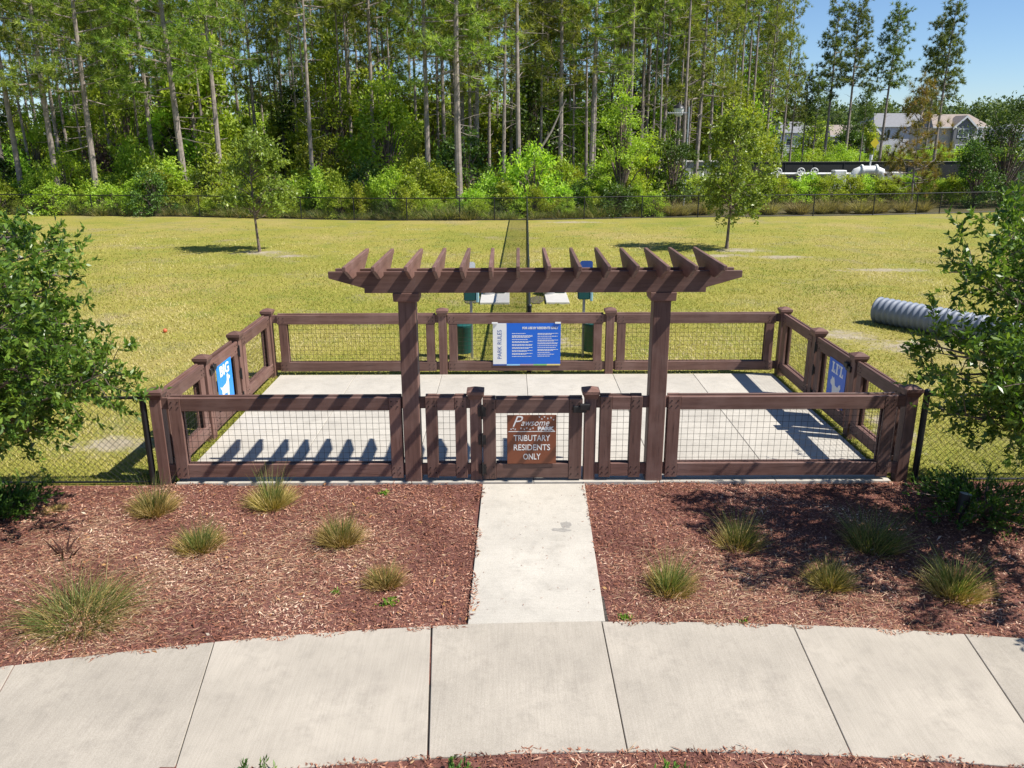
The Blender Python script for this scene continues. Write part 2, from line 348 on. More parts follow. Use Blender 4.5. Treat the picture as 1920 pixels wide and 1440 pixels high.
# slab in the enclosure
SX0, SX1, SY0, SY1 = -4.10, 4.66, 9.15, 13.86
mb = MB(); mb.box(SX0+.01, SX1-.01, SY0+.01, SY1-.01, -.03, .045); sl = struct('concrete_floor', mb.mesh('concrete_floor'), 'joint')
js = [SX0, -2.75, -1.22, .28, 1.82, 3.25, SX1]
for i in range(6):
    mb = MB(); mb.box(js[i]+(.0028 if i else 0), js[i+1]-(.0028 if i < 5 else 0), SY0, SY1, -.025, .06); c = ((js[i]+js[i+1])/2, 11.5, 0)
    link('pavement_slab', mb.mesh('pavement_slab', c, .005), 'concrete', sl, c)
# damp stain on walk
struct('damp_stain', blob_patch('damp_stain', .60, 8.02, .05, .09, .0475, None, 4, 30, .35), plain('damp_concrete', (.30, .28, .25), .7, var=.2, scale=30))
struct('damp_stain', blob_patch('damp_stain', .54, 7.90, .10, .04, .0478, None, 9, 30, .35), M['joint'] if False else bpy.data.materials['damp_concrete'])

# ------------------------------------------------------------------ wooden enclosure
PX0, PX1, PY0, PY1 = -4.25, 4.81, 9.27, 13.95
FRONT, BACK = 9.27, 13.93
class Frame:                       # u along, n normal, z up
    def __init__(s, p, q): s.p = Vector((*p, 0)); s.u = (Vector((*q, 0))-s.p).normalized(); s.n = Vector((s.u.y, -s.u.x, 0))
    def pt(s, u, n, z): return s.p+s.u*u+s.n*n+Vector((0,0,z))
    def box(s, mb, u0, u1, n0, n1, z0, z1):
        return mb.hexa([s.pt(u0,n0,z0), s.pt(u1,n0,z0), s.pt(u1,n1,z0), s.pt(u0,n1,z0), s.pt(u0,n0,z1), s.pt(u1,n0,z1), s.pt(u1,n1,z1), s.pt(u0,n1,z1)])
    def ax(s): return 'wood_x' if abs(s.u.x) > .7 else 'wood_y'
def fpost(x, y, label, h=1.17):
    t = thing('fence_post', label, 'post', (x, y, 0), 'square posts of the wooden enclosure')
    r = .07; mb = MB().box(x-r, x+r, y-r, y+r, -.06, h); part('shaft', mb, 'wood_z', t, .006)
    mb = MB()
    def ring(r, z): return [(x-r,y-r,z),(x+r,y-r,z),(x+r,y+r,z),(x-r,y+r,z)]
    prof = [(.074,h-.055),(.098,h+.005),(.104,h+.008),(.104,h+.045),(.09,h+.052),(.012,h+.085)]
    vs = [];
    for rr, zz in prof: vs += ring(rr, zz)
    fs = [(3,2,1,0)] + [(4*i+k, 4*i+(k+1)%4, 4*i+4+(k+1)%4, 4*i+4+k) for i in range(len(prof)-1) for k in range(4)] + [tuple(4*(len(prof)-1)+k for k in range(4))]
    mb.add(vs, fs); part('cap', mb, 'wood_x', t); return t
fpost(PX0, FRONT, 'front corner post on the mulch side of the fence with the BIG sign')
fpost(PX1, FRONT, "front corner post on the mulch side of the fence with the LI'L sign")
fpost(PX0, BACK, 'rear corner post on the lawn side of the fence with the BIG sign')
fpost(PX1, BACK, "rear corner post on the lawn side of the fence with the LI'L sign")
fpost(-.42, FRONT, 'post carrying the black hinges of the front gate', 1.16)
fpost(.96, FRONT, 'post carrying the black latch of the front gate', 1.16)
fpost(-1.19, BACK, 'rear fence post between plain mesh panel and the white edge of the rules sign')
fpost(1.75, BACK, 'rear fence post between the blue rules sign panel and the LI\'L side panel', 1.17)
fpost(-4.25, 10.80, 'side post between the BIG sign gate and the front mesh panel')
fpost(-4.25, 12.19, 'side post between the BIG sign gate and the rear mesh panel')
fpost(4.81, 10.80, "side post between the LI'L sign gate and the front mesh panel")
fpost(4.81, 12.30, "side post between the LI'L sign gate and the rear mesh panel")

def panel(name, label, cat, p, q, u0, u1, over=False, ext=(.0, .0), z=(.12, .285, .975, 1.14), sw_=.145, both=True, group=None, wires=.0762):
    """frame boards on both faces, wire mesh between them, inner rails reaching the posts"""
    fr = Frame(p, q); c = fr.pt((u0+u1)/2, 0, 0); t = thing(name, label, cat, (c.x, c.y, 0), group)
    b0, b1, t0, t1 = z; m = fr.ax()
    for side in ((1, -1) if both else (1,)):
        n0, n1 = (.021, .060) if side > 0 else (-.060, -.021)
        dz = 0 if side > 0 else .012                                 # far side boards stand a little proud
        if over:
            part('rail', fr.box(MB(), u0, u1, n0, n1, t0+dz, t1+dz), m, t, .004); part('rail', fr.box(MB(), u0, u1, n0, n1, b0, b1), m, t, .004)
            part('stile', fr.box(MB(), u0+.02, u0+.02+sw_, n0+.002, n1-.004, b1+.002, t0+dz-.002), 'wood_z', t, .004)
            part('stile', fr.box(MB(), u1-.02-sw_, u1-.02, n0+.002, n1-.004, b1+.002, t0+dz-.002), 'wood_z', t, .004)
        else:
            part('rail', fr.box(MB(), u0+sw_+.002, u1-sw_-.002, n0, n1-.003, t0+dz, t1+dz-.004), m, t, .004)
            part('rail', fr.box(MB(), u0+sw_+.002, u1-sw_-.002, n0, n1-.003, b0, b1), m, t, .004)
            part('stile', fr.box(MB(), u0, u0+sw_, n0, n1, b0-.015, t1+dz), 'wood_z', t, .004)
            part('stile', fr.box(MB(), u1-sw_, u1, n0, n1, b0-.018, t1+dz), 'wood_z', t, .004)
    if ext[0] or ext[1]:
        for za, zb in ((b0+.01, b1-.012), (t0+.015, t1-.01)):
            part('inner_rail', fr.box(MB(), u0-ext[0], u1+ext[1], -.019, .019, za, zb), m, t)
    # wire mesh
    V = []; F = []; r = .0021
    def bar(a, b):
        k = len(V); d = (b-a).normalized(); s = d.cross(fr.n).normalized()*r; nn = fr.n*r
        for e in (a, b): V.extend([e+s, e+nn*.9, e-s, e-nn*.9])
        for i in range(4): F.append((k+i, k+(i+1)%4, k+4+(i+1)%4, k+4+i))
    ua, ub = u0+.03, u1-.03; za, zb = b1-.04, t0+.04
    nu = int((ub-ua)/wires); nz = int((zb-za)/wires)
    for i in range(nu+1): u = ua+(ub-ua-nu*wires)/2+i*wires; bar(fr.pt(u,0,za), fr.pt(u,0,zb))
    for i in range(nz+1): zz = za+.02+i*wires; bar(fr.pt(ua,.004,zz), fr.pt(ub,.004,zz))
    o = link('wire_mesh', mesh_np('wire_mesh', [v-Vector((c.x,c.y,0)) for v in V], F), 'wire', t)
    # bolt heads
    mb = MB()
    pts = []
    for uu in (u0+.04, u0+sw_-.03, u1-.04, u1-sw_+.03):
        for zz in (b0+.05, b1-.045, t0+.05, t1-.05): pts.append((uu, zz))
    for uu, zz in pts:
        for side in ((1, -1) if both else (1,)):
            mb.tube(fr.pt(uu, side*.058, zz), fr.pt(uu, side*.068, zz), .009, .007, 6)
    part('bolts', mb, 'boltm', t, kind='stuff'); return t, fr
PG = 'framed wire mesh panels of the wooden enclosure'
f0 = (0, FRONT-.03); 
def front(name, label, cat, x0, x1, **k): return panel(name, label, cat, (0, FRONT-.03), (1, FRONT-.03), x0, x1, **k)
front('wooden_fence', 'long front mesh panel between the BIG side corner post and a pergola post', 'fence', -4.085, -1.31, ext=(.10,.06), group=PG)
front('wooden_fence', 'narrow mesh panel between a pergola post and the gate hinge post', 'fence', -1.02, -.53, ext=(.10,.04), sw_=.138, group=PG)
front('wooden_fence', 'narrow mesh panel between a pergola post and the gate latch post', 'fence', 1.075, 1.575, ext=(.05,.10), sw_=.138, group=PG)
front('wooden_fence', "long front mesh panel between a pergola post and the LI'L side corner post", 'fence', 1.885, 4.62, ext=(.06,.12), group=PG)
def back(label, x0, x1): return panel('wooden_fence', label, 'fence', (0, BACK), (1, BACK), x0, x1, over=True, ext=(.10,.10), group=PG)
back('rear mesh panel from the BIG side corner, no sign on it', -4.08, -1.315)
back('rear mesh panel holding the blue park rules sign', -1.10, 1.63)
back("rear mesh panel from the LI'L side corner, no sign on it", 1.86, 4.65)
def side(name, label, x, y0, y1, e=(.08,.08), cat='fence'):
    s = 1 if x < 0 else -1
    p, q = ((x, 0), (x, 1)) if s > 0 else ((x, 0), (x, 1))
    return panel(name, label, cat, p, q, y0, y1, over=True, ext=e, group=PG)
side('wooden_fence', 'side mesh panel in front of the BIG sign gate', -4.25, 9.40, 10.68)
side('wooden_fence', 'side mesh panel behind the BIG sign gate', -4.25, 12.31, 13.81)
side('wooden_fence', "side mesh panel in front of the LI'L sign gate", 4.81, 9.40, 10.68)
side('wooden_fence', "side mesh panel behind the LI'L sign gate", 4.81, 12.42, 13.81)
def gate(label, p, q, u0, u1, over, hinge_u, latch_u, faces):
    t, fr = panel('gate', label, 'gate', p, q, u0, u1, over=over, z=(.10, .285, .935, 1.115), sw_=.155, group=None)
    for z in (.22, .60, .96):
        mb = MB(); fr.box(mb, hinge_u-.045, hinge_u+.045, faces*.061, faces*.069, z-.06, z+.06); mb.tube(fr.pt(hinge_u, faces*.075, z-.09), fr.pt(hinge_u, faces*.075, z+.09), .012)
        part('hinge', mb, 'black', t)
    mb = MB(); fr.box(mb, latch_u-.10, latch_u+.06, faces*.061, faces*.095, .95, 1.03); fr.box(mb, latch_u-.02, latch_u+.10, faces*.061, faces*.11, .985, 1.06)
    part('latch', mb, 'black', t, .006); return t
gate('front wooden gate with the brown residents only sign', (0,FRONT-.03), (1,FRONT-.03), -.335, .86, False, -.345, .845, 1)
gate('side gate with the BIG dog sign', (-4.25,0), (-4.25,1), 10.90, 12.09, True, 12.10, 10.92, 1)
gate("side gate with the LI'L dog sign", (4.81,0), (4.81,1), 10.91, 12.19, True, 12.2, 10.92, -1)

# ------------------------------------------------------------------ pergola
pg = thing('pergola', 'brown wooden pergola with two posts and fourteen rafters over the front gate', 'pergola', (.28, FRONT, 0))
for px in (-1.19, 1.75):
    po = part('post', MB().box(px-.10, px+.10, FRONT-.10, FRONT+.10, -.06, 2.40), 'wood_z', pg, .008)
    mb = MB()
    def ring(r, z): return [(px-r,FRONT-r,z),(px+r,FRONT-r,z),(px+r,FRONT+r,z),(px-r,FRONT+r,z)]
    vs = ring(.102,2.295)+ring(.145,2.305)+ring(.15,2.402); mb.add(vs, [(3,2,1,0)]+[(4*i+k,4*i+(k+1)%4,4*i+4+(k+1)%4,4*i+4+k) for i in range(2) for k in range(4)]+[(8,9,10,11)])
    part('collar', mb, 'wood_x', po, .004)
BX0, BX1, BZ0, BZ1 = -2.06, 2.63, 2.405, 2.65
prof = [(BX0,BZ1-.075),(BX0+.40,BZ0+.055),(BX0+.40,BZ0),(BX1-.40,BZ0),(BX1-.40,BZ0+.055),(BX1,BZ1-.075),(BX1,BZ1),(BX0,BZ1)]
for y0, dx in ((FRONT-.135, 0), (FRONT+.095, .0)):
    mb = MB(); mb.prism(prof, lambda u, v, s, y0=y0: (u*.985+.004 if y0 > FRONT else u, y0+.04*s, v-.001)); part('beam', mb, 'wood_x', pg, .004)
rz0, rz1, ry0, ry1 = 2.605, 2.795, 8.56, 10.06
rp = [(ry0,rz1-.05),(ry0+.06,rz1-.06),(ry0+.36,rz0),(ry1-.36,rz0),(ry1-.06,rz1-.06),(ry1,rz1-.05),(ry1,rz1),(ry0,rz1)]
mb = MB(); mb.prism(rp, lambda u, v, s: (-.02+.04*s, u-FRONT, v)); rafter_me = mb.mesh('rafter', (0,0,0), .004)
for i in range(14):
    o = link('rafter', rafter_me, 'wood_y', pg, (-1.735+i*.3085-.28, random.uniform(-.015,.015), random.uniform(-.004,.004))); o.rotation_euler = (random.uniform(-.006,.006), random.uniform(-.01,.01), random.uniform(-.012,.012))

# ------------------------------------------------------------------ signs
dg = None
def text_mesh(body, size, bold=0, shear=0, extr=.0012, spacing=1.0, align='CENTER'):
    cu = bpy.data.curves.new('lettering', 'FONT'); cu.body = body; cu.size = size; cu.offset = bold; cu.shear = shear; cu.extrude = extr
    cu.space_character = spacing; cu.align_x = align; cu.align_y = 'CENTER'; cu.resolution_u = 3
    o = bpy.data.objects.new('tmp', cu); COL.objects.link(o); d = bpy.context.evaluated_depsgraph_get(); d.update()
    me = bpy.data.meshes.new_from_object(o.evaluated_get(d)); bpy.data.objects.remove(o); me.name = 'lettering'; return me
def sign_things(name, label, centre, udir, ndir, w, h, mat, th=.006):
    t = thing(name, label, 'sign', centre); u = Vector(udir); n = Vector(ndir)
    t.rotation_euler = Matrix((u, Vector((0,0,1)), n)).transposed().to_euler()     # local x along, y up, z out
    o = link('board', MB().box(-w/2, w/2, -h/2, h/2, -th, 0).mesh('board'), mat, t); return t
def strip(t, name, x0, x1, y0, y1, mat, z=.001, th=.0008):
    return link(name, MB().box(x0, x1, y0, y1, z-th, z).mesh(name), mat, t)
def letter(t, body, x, y, size, mat, z=.0015, rot=0, name='lettering', fit=None, **k):
    me = text_mesh(body, size, **k); o = link(name, me, mat, t, (x, y, z)); o.rotation_euler = (0, 0, rot)
    if fit:
        xsx = [v.co.x for v in me.vertices]; s = fit/(max(xsx)-min(xsx)); o.scale = (s, 1, 1)
    return o
# park rules sign on the rear panel
s = sign_things('park_rules_sign', 'white and blue park rules sign listing rules for residents', (.288, BACK-.070, .605), (1,0,0), (0,-1,0), 1.19, .765, 'blue')
strip(s, 'title_strip', -.595, -.355, -.3824, .3824, 'white', .0012)
letter(s, 'PARK RULES', -.475, .0, .105, 'navy', .0016, math.pi/2, fit=.52)
letter(s, 'FOR USE BY RESIDENTS ONLY', .235, .295, .056, 'white', .0012, bold=.0022, fit=.63)
for i, (m_, a, b) in enumerate((('navy',-.595,-.355),('ltblue',-.355,-.12),('mauve',-.12,.12),('lgreen',.12,.355),('yellow',.355,.595))): strip(s, 'colour_band', a, b, -.3826, -.357, m_, .002)
rr = random.Random(3)
for cx in (-.26, .19):
    yy = .20; ln = [1,3,1,2,2,2,2,2,1] if cx < 0 else [2,1,1,2,2,1,1,2,1,1,1]
    for cnt in ln:
        mb = MB()
        for q in range(cnt):
            wl = .36 if q < cnt-1 else rr.uniform(.2, .37); x = 0
            while x < wl:
                ww = rr.uniform(.012, .045); mb.box(cx+x, cx+min(x+ww, wl), yy-.0065, yy+.0035, .0004, .0012); x += ww+.006
            yy -= .0165
        link('rule_text', mb.mesh('rule_text'), 'white', s); yy -= .021 if cx < 0 else .018
for cx in (-.56, .545): link('clip', MB().box(cx-.05, cx+.05, .375, .402, -.004, .02).mesh('clip'), 'white', s)
# gate sign
s = sign_things('gate_sign', 'rust brown Pawsome Park sign with white lettering on the front gate', (.254, FRONT-.045-.058, .606), (1,0,0), (0,-1,0), .592, .625, 'rust')
letter(s, 'awsome', .035, .212, .115, 'white', .001, shear=.35, fit=.34)
letter(s, 'P', -.195, .225, .20, 'white', .0008, shear=.4, bold=-.001)
letter(s, 'PARK', .165, .138, .062, 'white', .0012, bold=.004, fit=.20)
strip(s, 'rule_line', -.28, .28, .099, .108, 'white')
mb = MB()
for x, y in ((.09,.285),(.12,.26),(.15,.285),(.19,.265),(.23,.275),(.26,.25),(-.25,.13),(-.225,.14),(-.20,.128),(-.13,.14),(-.09,.13),(-.06,.145),(-.02,.128),(.015,.142)):
    mb.tube((x,y,0), (x,y,.0012), .0065, n=8)
    for dx in (-.008, 0, .008): mb.tube((x+dx,y+.011-abs(dx)*.3,0), (x+dx,y+.011-abs(dx)*.3,.0011), .003, n=6)
link('paw_print', mb.mesh('paw_print'), 'white', s)
for b, y, f in (('TRIBUTARY',.015,.44),('RESIDENTS',-.105,.44),('ONLY',-.225,.21)): letter(s, b, 0, y, .108, 'white', .001, fit=f, bold=.0008)
# dog signs on the side gates
def dogsign(name, label, x, y, nx, word, outline, mat):
    s = sign_things(name, label, (x+nx*.066, y, .655), (0, nx*1.0, 0), (nx, 0, 0), .62, .64, mat)
    if word == 'BIG': letter(s, word, 0, .205, .21, 'white', .001, bold=.007, fit=.38)
    else:                                  # slab serif capitals
        Lp = [(0,-.08),(.125,-.08),(.125,-.02),(.105,-.02),(.098,-.055),(.068,-.055),(.068,.058),(.09,.058),(.09,.08),(0,.08),(0,.058),(.022,.058),(.022,-.055),(0,-.055)]
        Ip = [(0,-.08),(.085,-.08),(.085,-.058),(.065,-.058),(.065,.058),(.085,.058),(.085,.08),(0,.08),(0,.058),(.02,.058),(.02,-.058),(0,-.058)]
        Ap = [(0,.02),(.012,.02),(.03,.08),(.002,.08)]
        for pl, ox in ((Lp, -.20), (Ip, -.055), (Ap, .045), (Lp, .09)):
            mb = MB(); mb.prism([(u+ox, v+.205) for u, v in pl], lambda u, v, q: (u, v, .0002+.001*q)); link('lettering', mb.mesh('lettering'), 'white', s)
    mb = MB(); mb.prism(outline, lambda u, v, q: (u*.85, v*.78+.02, .0002+.001*q)); link('dog_silhouette', mb.mesh('dog_silhouette'), 'white', s)
BIGDOG = [(-.22,-.40),(-.16,-.40),(-.15,-.30),(-.10,-.20),(.04,-.22),(.06,-.40),(.12,-.40),(.125,-.25),(.15,-.12),(.155,.0),(.22,.02),(.23,.06),(.16,.09),(.13,.13),(.08,.115),(.07,.02),(.02,-.03),(-.12,-.05),(-.19,-.06),(-.27,-.02),(-.265,-.045),(-.20,-.11),(-.21,-.22),(-.20,-.30)]
LILDOG = [(-.18,-.38),(-.10,-.38),(-.09,-.29),(.03,-.29),(.04,-.38),(.12,-.38),(.13,-.22),(.15,-.12),(.22,-.09),(.23,-.03),(.19,.0),(.18,.06),(.13,.03),(.10,.065),(.06,.0),(.03,-.08),(-.08,-.10),(-.12,-.04),(-.18,-.01),(-.21,-.07),(-.17,-.13),(-.20,-.22)]
dogsign('big_dog_sign', 'light blue sign reading BIG above a white dog silhouette', -4.25, 11.41, 1, 'BIG', BIGDOG, 'cyanblue')
dogsign('little_dog_sign', "blue sign reading LI'L above a small white dog silhouette", 4.81, 11.30, -1, "LI'L", [(-u, v) for u, v in LILDOG][::-1], 'blue')

# ------------------------------------------------------------------ chain-link fences
def chain(label, pts, h, posts, pitch=.085, r=.0022, rp_=.024, zz=0.03, group='black chain-link fences', bottom=True, ends=()):
    c = Vector((*pts[0], 0)); t = thing('chain_link_fence', label, 'fence', tuple(c), group)
    V = []; F = []
    for a, b in zip(pts[:-1], pts[1:]):
        a = Vector((*a, 0)); b = Vector((*b, 0)); L = (b-a).length; d = (b-a)/L; nn = Vector((d.y,-d.x,0))
        hh = h-zz-.02; k = int((L+hh)/pitch)+1
        for s in (1, -1):
            for i in range(k):
                u0 = -hh+i*pitch if s > 0 else i*pitch; u1 = u0+s*hh
                z0, z1 = zz, zz+hh
                if s > 0:
                    if u0 < 0: z0 += -u0; u0 = 0
                    if u1 > L: z1 -= u1-L; u1 = L
                else:
                    if u0 > L: z0 += u0-L; u0 = L
                    if u1 < 0: z1 -= -u1; u1 = 0
                if z1-z0 < .01: continue
                p0 = a+d*u0+Vector((0,0,z0))+nn*(.003*s); p1 = a+d*u1+Vector((0,0,z1))+nn*(.003*s); q = len(V)
                w_ = (p1-p0).normalized().cross(nn)*r; m_ = nn*r
                for e in (p0, p1): V.extend([e+w_, e+m_-w_*.5, e-m_-w_*.5])
                for j in range(3): F.append((q+j, q+(j+1)%3, q+3+(j+1)%3, q+3+j))
    link('wire_mesh', mesh_np('wire_mesh', [v-c for v in V], F), 'black', t)
    mb = MB(); mb2 = MB()
    for a, b in zip(pts[:-1], pts[1:]):
        mb.tube((*a,h), (*b,h), rp_*.85, n=8); mb2.tube((*a,zz+.01), (*b,zz+.01), rp_*.55, n=6)
    part('top_rail', mb, 'black', t)
    if bottom: part('bottom_rail', mb2, 'black', t)
    for i, (x, y) in enumerate(posts):
        e = i in ends; rr_ = .038 if e else rp_
        mb = MB().lathe([(rr_,-.05),(rr_,h+.02),(rr_*1.15,h+.025),(rr_*1.15,h+.05),(rr_*.5,h+.075)] if e else [(rr_,-.05),(rr_,h+.03),(rr_*.6,h+.045)], 10, (x,y,0)); part('post', mb, 'black', t)
    return t
chain('black chain-link run from the BIG side corner post along the mulch bed', [(-4.41,9.24),(-9.6,9.22)], 1.13, [(-4.41,9.24),(-7.2,9.23),(-9.6,9.22)], ends=(0,))
chain("black chain-link run from the LI'L side corner post along the mulch bed", [(4.99,9.24),(9.8,9.22)], 1.13, [(4.99,9.24),(7.6,9.23),(9.8,9.22)], ends=(0,))
dp = [(.34+(y-14.1)*.0189, y) for y in (14.15,17,20,23,26,29,32,35,38,42.35)]
chain('black chain-link divider running away across the middle of the lawn', dp, 1.2, dp, ends=(0,), r=.0036, pitch=.065, rp_=.03)
fp = []
for px in (-40,62,175,281,375,470,565,664,763,862,927,1095,1203,1308,1411,1524,1636,1716,1760,1876,1980):
    d = ray(px, 405)[:2]; best = None
    for a, b in zip(FAR[:-1], FAR[1:]):
        A = np.array([[d[0], a[0]-b[0]], [d[1], a[1]-b[1]]]); t_, s_ = np.linalg.solve(A, np.array(a))
        if 0 <= s_ <= 1 and t_ > 0: best = tuple(np.array(a)+s_*(np.array(b)-np.array(a)))
    fp.append(best)
chain('long black chain-link fence between the lawn and the pine wood', FAR[2:9] if False else FAR[1:10], 1.12, fp, pitch=.11, r=.0026, rp_=.03)

# ------------------------------------------------------------------ waste stations
def station(x, y, label, flip):
    t = thing('pet_waste_station', label, 'waste station', (x, y, 0), 'pet waste stations behind the rear fence')
    part('post', MB().box(x-.025, x+.025, y-.025, y+.025, -.05, 1.86), 'metal', t, .004)
    part('bag_box', MB().box(x-.115, x+.115, y-.17, y-.027, 1.10, 1.58) if False else MB().box(x-.13, x+.10, y-.16, y-.027, 1.15, 1.62), 'greenbox', t, .02)
    part('side_panel', MB().box(x+.101, x+.155, y-.165, y-.03, 1.12, 1.60), 'teal', t, .01)
    mb = MB(); mb.prism([(-.12,1.60),(.12,1.60),(.12,1.84),(.09,1.87),(-.09,1.87),(-.12,1.84)], lambda u, v, s: (x+u+flip*.03, y-.030-.004*s, v)); sg = part('notice', mb, 'white' if flip < 0 else 'navy', t)
    can = MB().lathe([(.155,.12),(.165,.14),(.17,.62),(.178,.63),(.178,.66)], 20, (x-flip*-.17, y-.02, 0)); cn = part('bin', can, 'greenbox', t, 0, True)
    part('lid', MB().lathe([(.18,.655),(.182,.675),(.14,.70),(.03,.71)], 20, (x+flip*.17, y-.02, 0)), 'greenbox', cn, 0, True)
station(-.745, 15.2, 'green pet waste station with bin, next to white topped notice', -1)
station(1.41, 15.3, 'green pet waste station with bin and blue dog notice on top', 1)

# ------------------------------------------------------------------ concrete pads with fountains, gravel
def pad(x0, x1, y0, y1, label):
    t = thing('drinking_fountain', label, 'fountain', ((x0+x1)/2, (y0+y1)/2, 0), 'drinking fountains beside the divider fence')
    part('pad', MB().box(x0, x1, y0, y1, -.03, .06), 'offwhite', t, .01)
    cx = (x0+x1)/2+.12; cy = y0+1.35
    part('pedestal', MB().box(cx-.14, cx+.14, cy-.14, cy+.14, .055, .62), 'greenbox', t, .02)
    part('bowl', MB().lathe([(.05,.60),(.20,.69),(.21,.71),(.18,.71),(.03,.66)], 18, (cx, cy-.05, 0)), 'metal', t, 0, True)
    part('dog_bowl', MB().lathe([(.16,.055),(.18,.20),(.17,.20),(.15,.12)], 18, (cx-.3, cy-.15, 0)), 'metal', t, 0, True)
pad(-.78, -.02, 20.45, 22.6, 'pale concrete pad with green drinking fountain on the BIG sign side of the divider')
pad(.92, 1.52, 20.45, 22.6, "pale concrete pad with green drinking fountain on the LI'L sign side of the divider")
struct('gravel_patch', blob_patch('gravel_patch', -1.0, 21.0, .2, .5, .016, None, 21, 30, .2), 'gravel')
struct('gravel_patch', blob_patch('gravel_patch', .70, 21.0, .2, .5, .017, None, 22, 30, .2), 'gravel')

# ------------------------------------------------------------------ corrugated tunnel
a = np.array([8.42, 18.2]); b = np.array([10.4, 15.2]); L = np.linalg.norm(b-a); d = (b-a)/L; nn = np.array([-d[1], d[0]])
n = 40; rings = []; Vt = []; R = .285
prof = []
ncor = 26
for i in range(ncor*6+1):
    s = i/(ncor*6); prof.append((s*L, R+.02*math.cos(2*math.pi*ncor*s)))
full = prof + [(p, r-.022) for p, r in prof[::-1]]
for p, r in full:
    for k in range(n):
        th = 2*math.pi*k/n; Vt.append((a[0]+d[0]*p+nn[0]*r*math.cos(th), a[1]+d[1]*p+nn[1]*r*math.cos(th), R+.01+r*math.sin(th)))
m_ = len(full); Ft = [(i*n+k, i*n+(k+1)%n, ((i+1)%m_)*n+(k+1)%n, ((i+1)%m_)*n+k) for i in range(m_) for k in range(n)]
me = mesh_np('dog_tunnel', np.array(Vt)-np.array([a[0],a[1],0]), Ft); me.polygons.foreach_set('use_smooth', [True]*len(me.polygons))
tag(link('dog_tunnel', me, 'pipe', None, (a[0],a[1],0)), 'grey corrugated pipe tunnel lying on the lawn', 'tunnel')

# ------------------------------------------------------------------ foliage helpers
def unit(a): return a/np.maximum(np.linalg.norm(a, axis=1, keepdims=True), 1e-9)
def rdir(n, rng): return unit(rng.normal(size=(n, 3)))
def leaves(P, A, ln, wd, rng, fold=.25):
    """one folded four-cornered leaf per point: P base, A axis, ln length, wd width"""
    n = len(P); A = unit(A); S = unit(np.cross(A, rdir(n, rng))); U = np.cross(S, A)
    ln = np.broadcast_to(ln, (n,))[:, None]; wd = np.broadcast_to(wd, (n,))[:, None]
    mid = P+A*ln*.5
    V = np.stack([P, mid+S*wd*.5+U*wd*fold, P+A*ln, mid-S*wd*.5+U*wd*fold], 1).reshape(-1, 3)
    return V, np.arange(4*n).reshape(-1, 4)
def blades(P, D0, ln, wd, droop, rng, seg=3):
    """curved tapering grass blades: P base, D0 initial direction"""
    n = len(P); D0 = unit(D0); ln = np.broadcast_to(ln, (n,)); wd = np.broadcast_to(wd, (n,)); droop = np.broadcast_to(droop, (n,))
    S = unit(np.cross(D0, rdir(n, rng))); hz = D0.copy(); hz[:, 2] = 0; hz = unit(hz+1e-6)
    pts = []
    for k in range(seg+1):
        t = k/seg; p = P+D0*(ln*t)[:, None]+hz*(ln*droop*.35*t*t)[:, None]; p[:, 2] -= ln*droop*t*t*.55
        p[:, 2] = np.maximum(p[:, 2], .012)
        wk_ = (wd*(1-.92*t))[:, None]; pts += [p-S*wk_*.5, p+S*wk_*.5]
    V = np.stack(pts, 1).reshape(-1, 3); m = 2*(seg+1); b = (np.arange(n)*m)[:, None, None]
    q = np.array([[2*k, 2*k+1, 2*k+3, 2*k+2] for k in range(seg)])[None]
    return V, (b+q).reshape(-1, 4), np.repeat(rng.random(n), seg)
def merge(parts):
    V = []; F = []; o = 0
    for v, f in parts: V.append(v); F.append(f+o); o += len(v)
    return np.concatenate(V), np.concatenate(F)

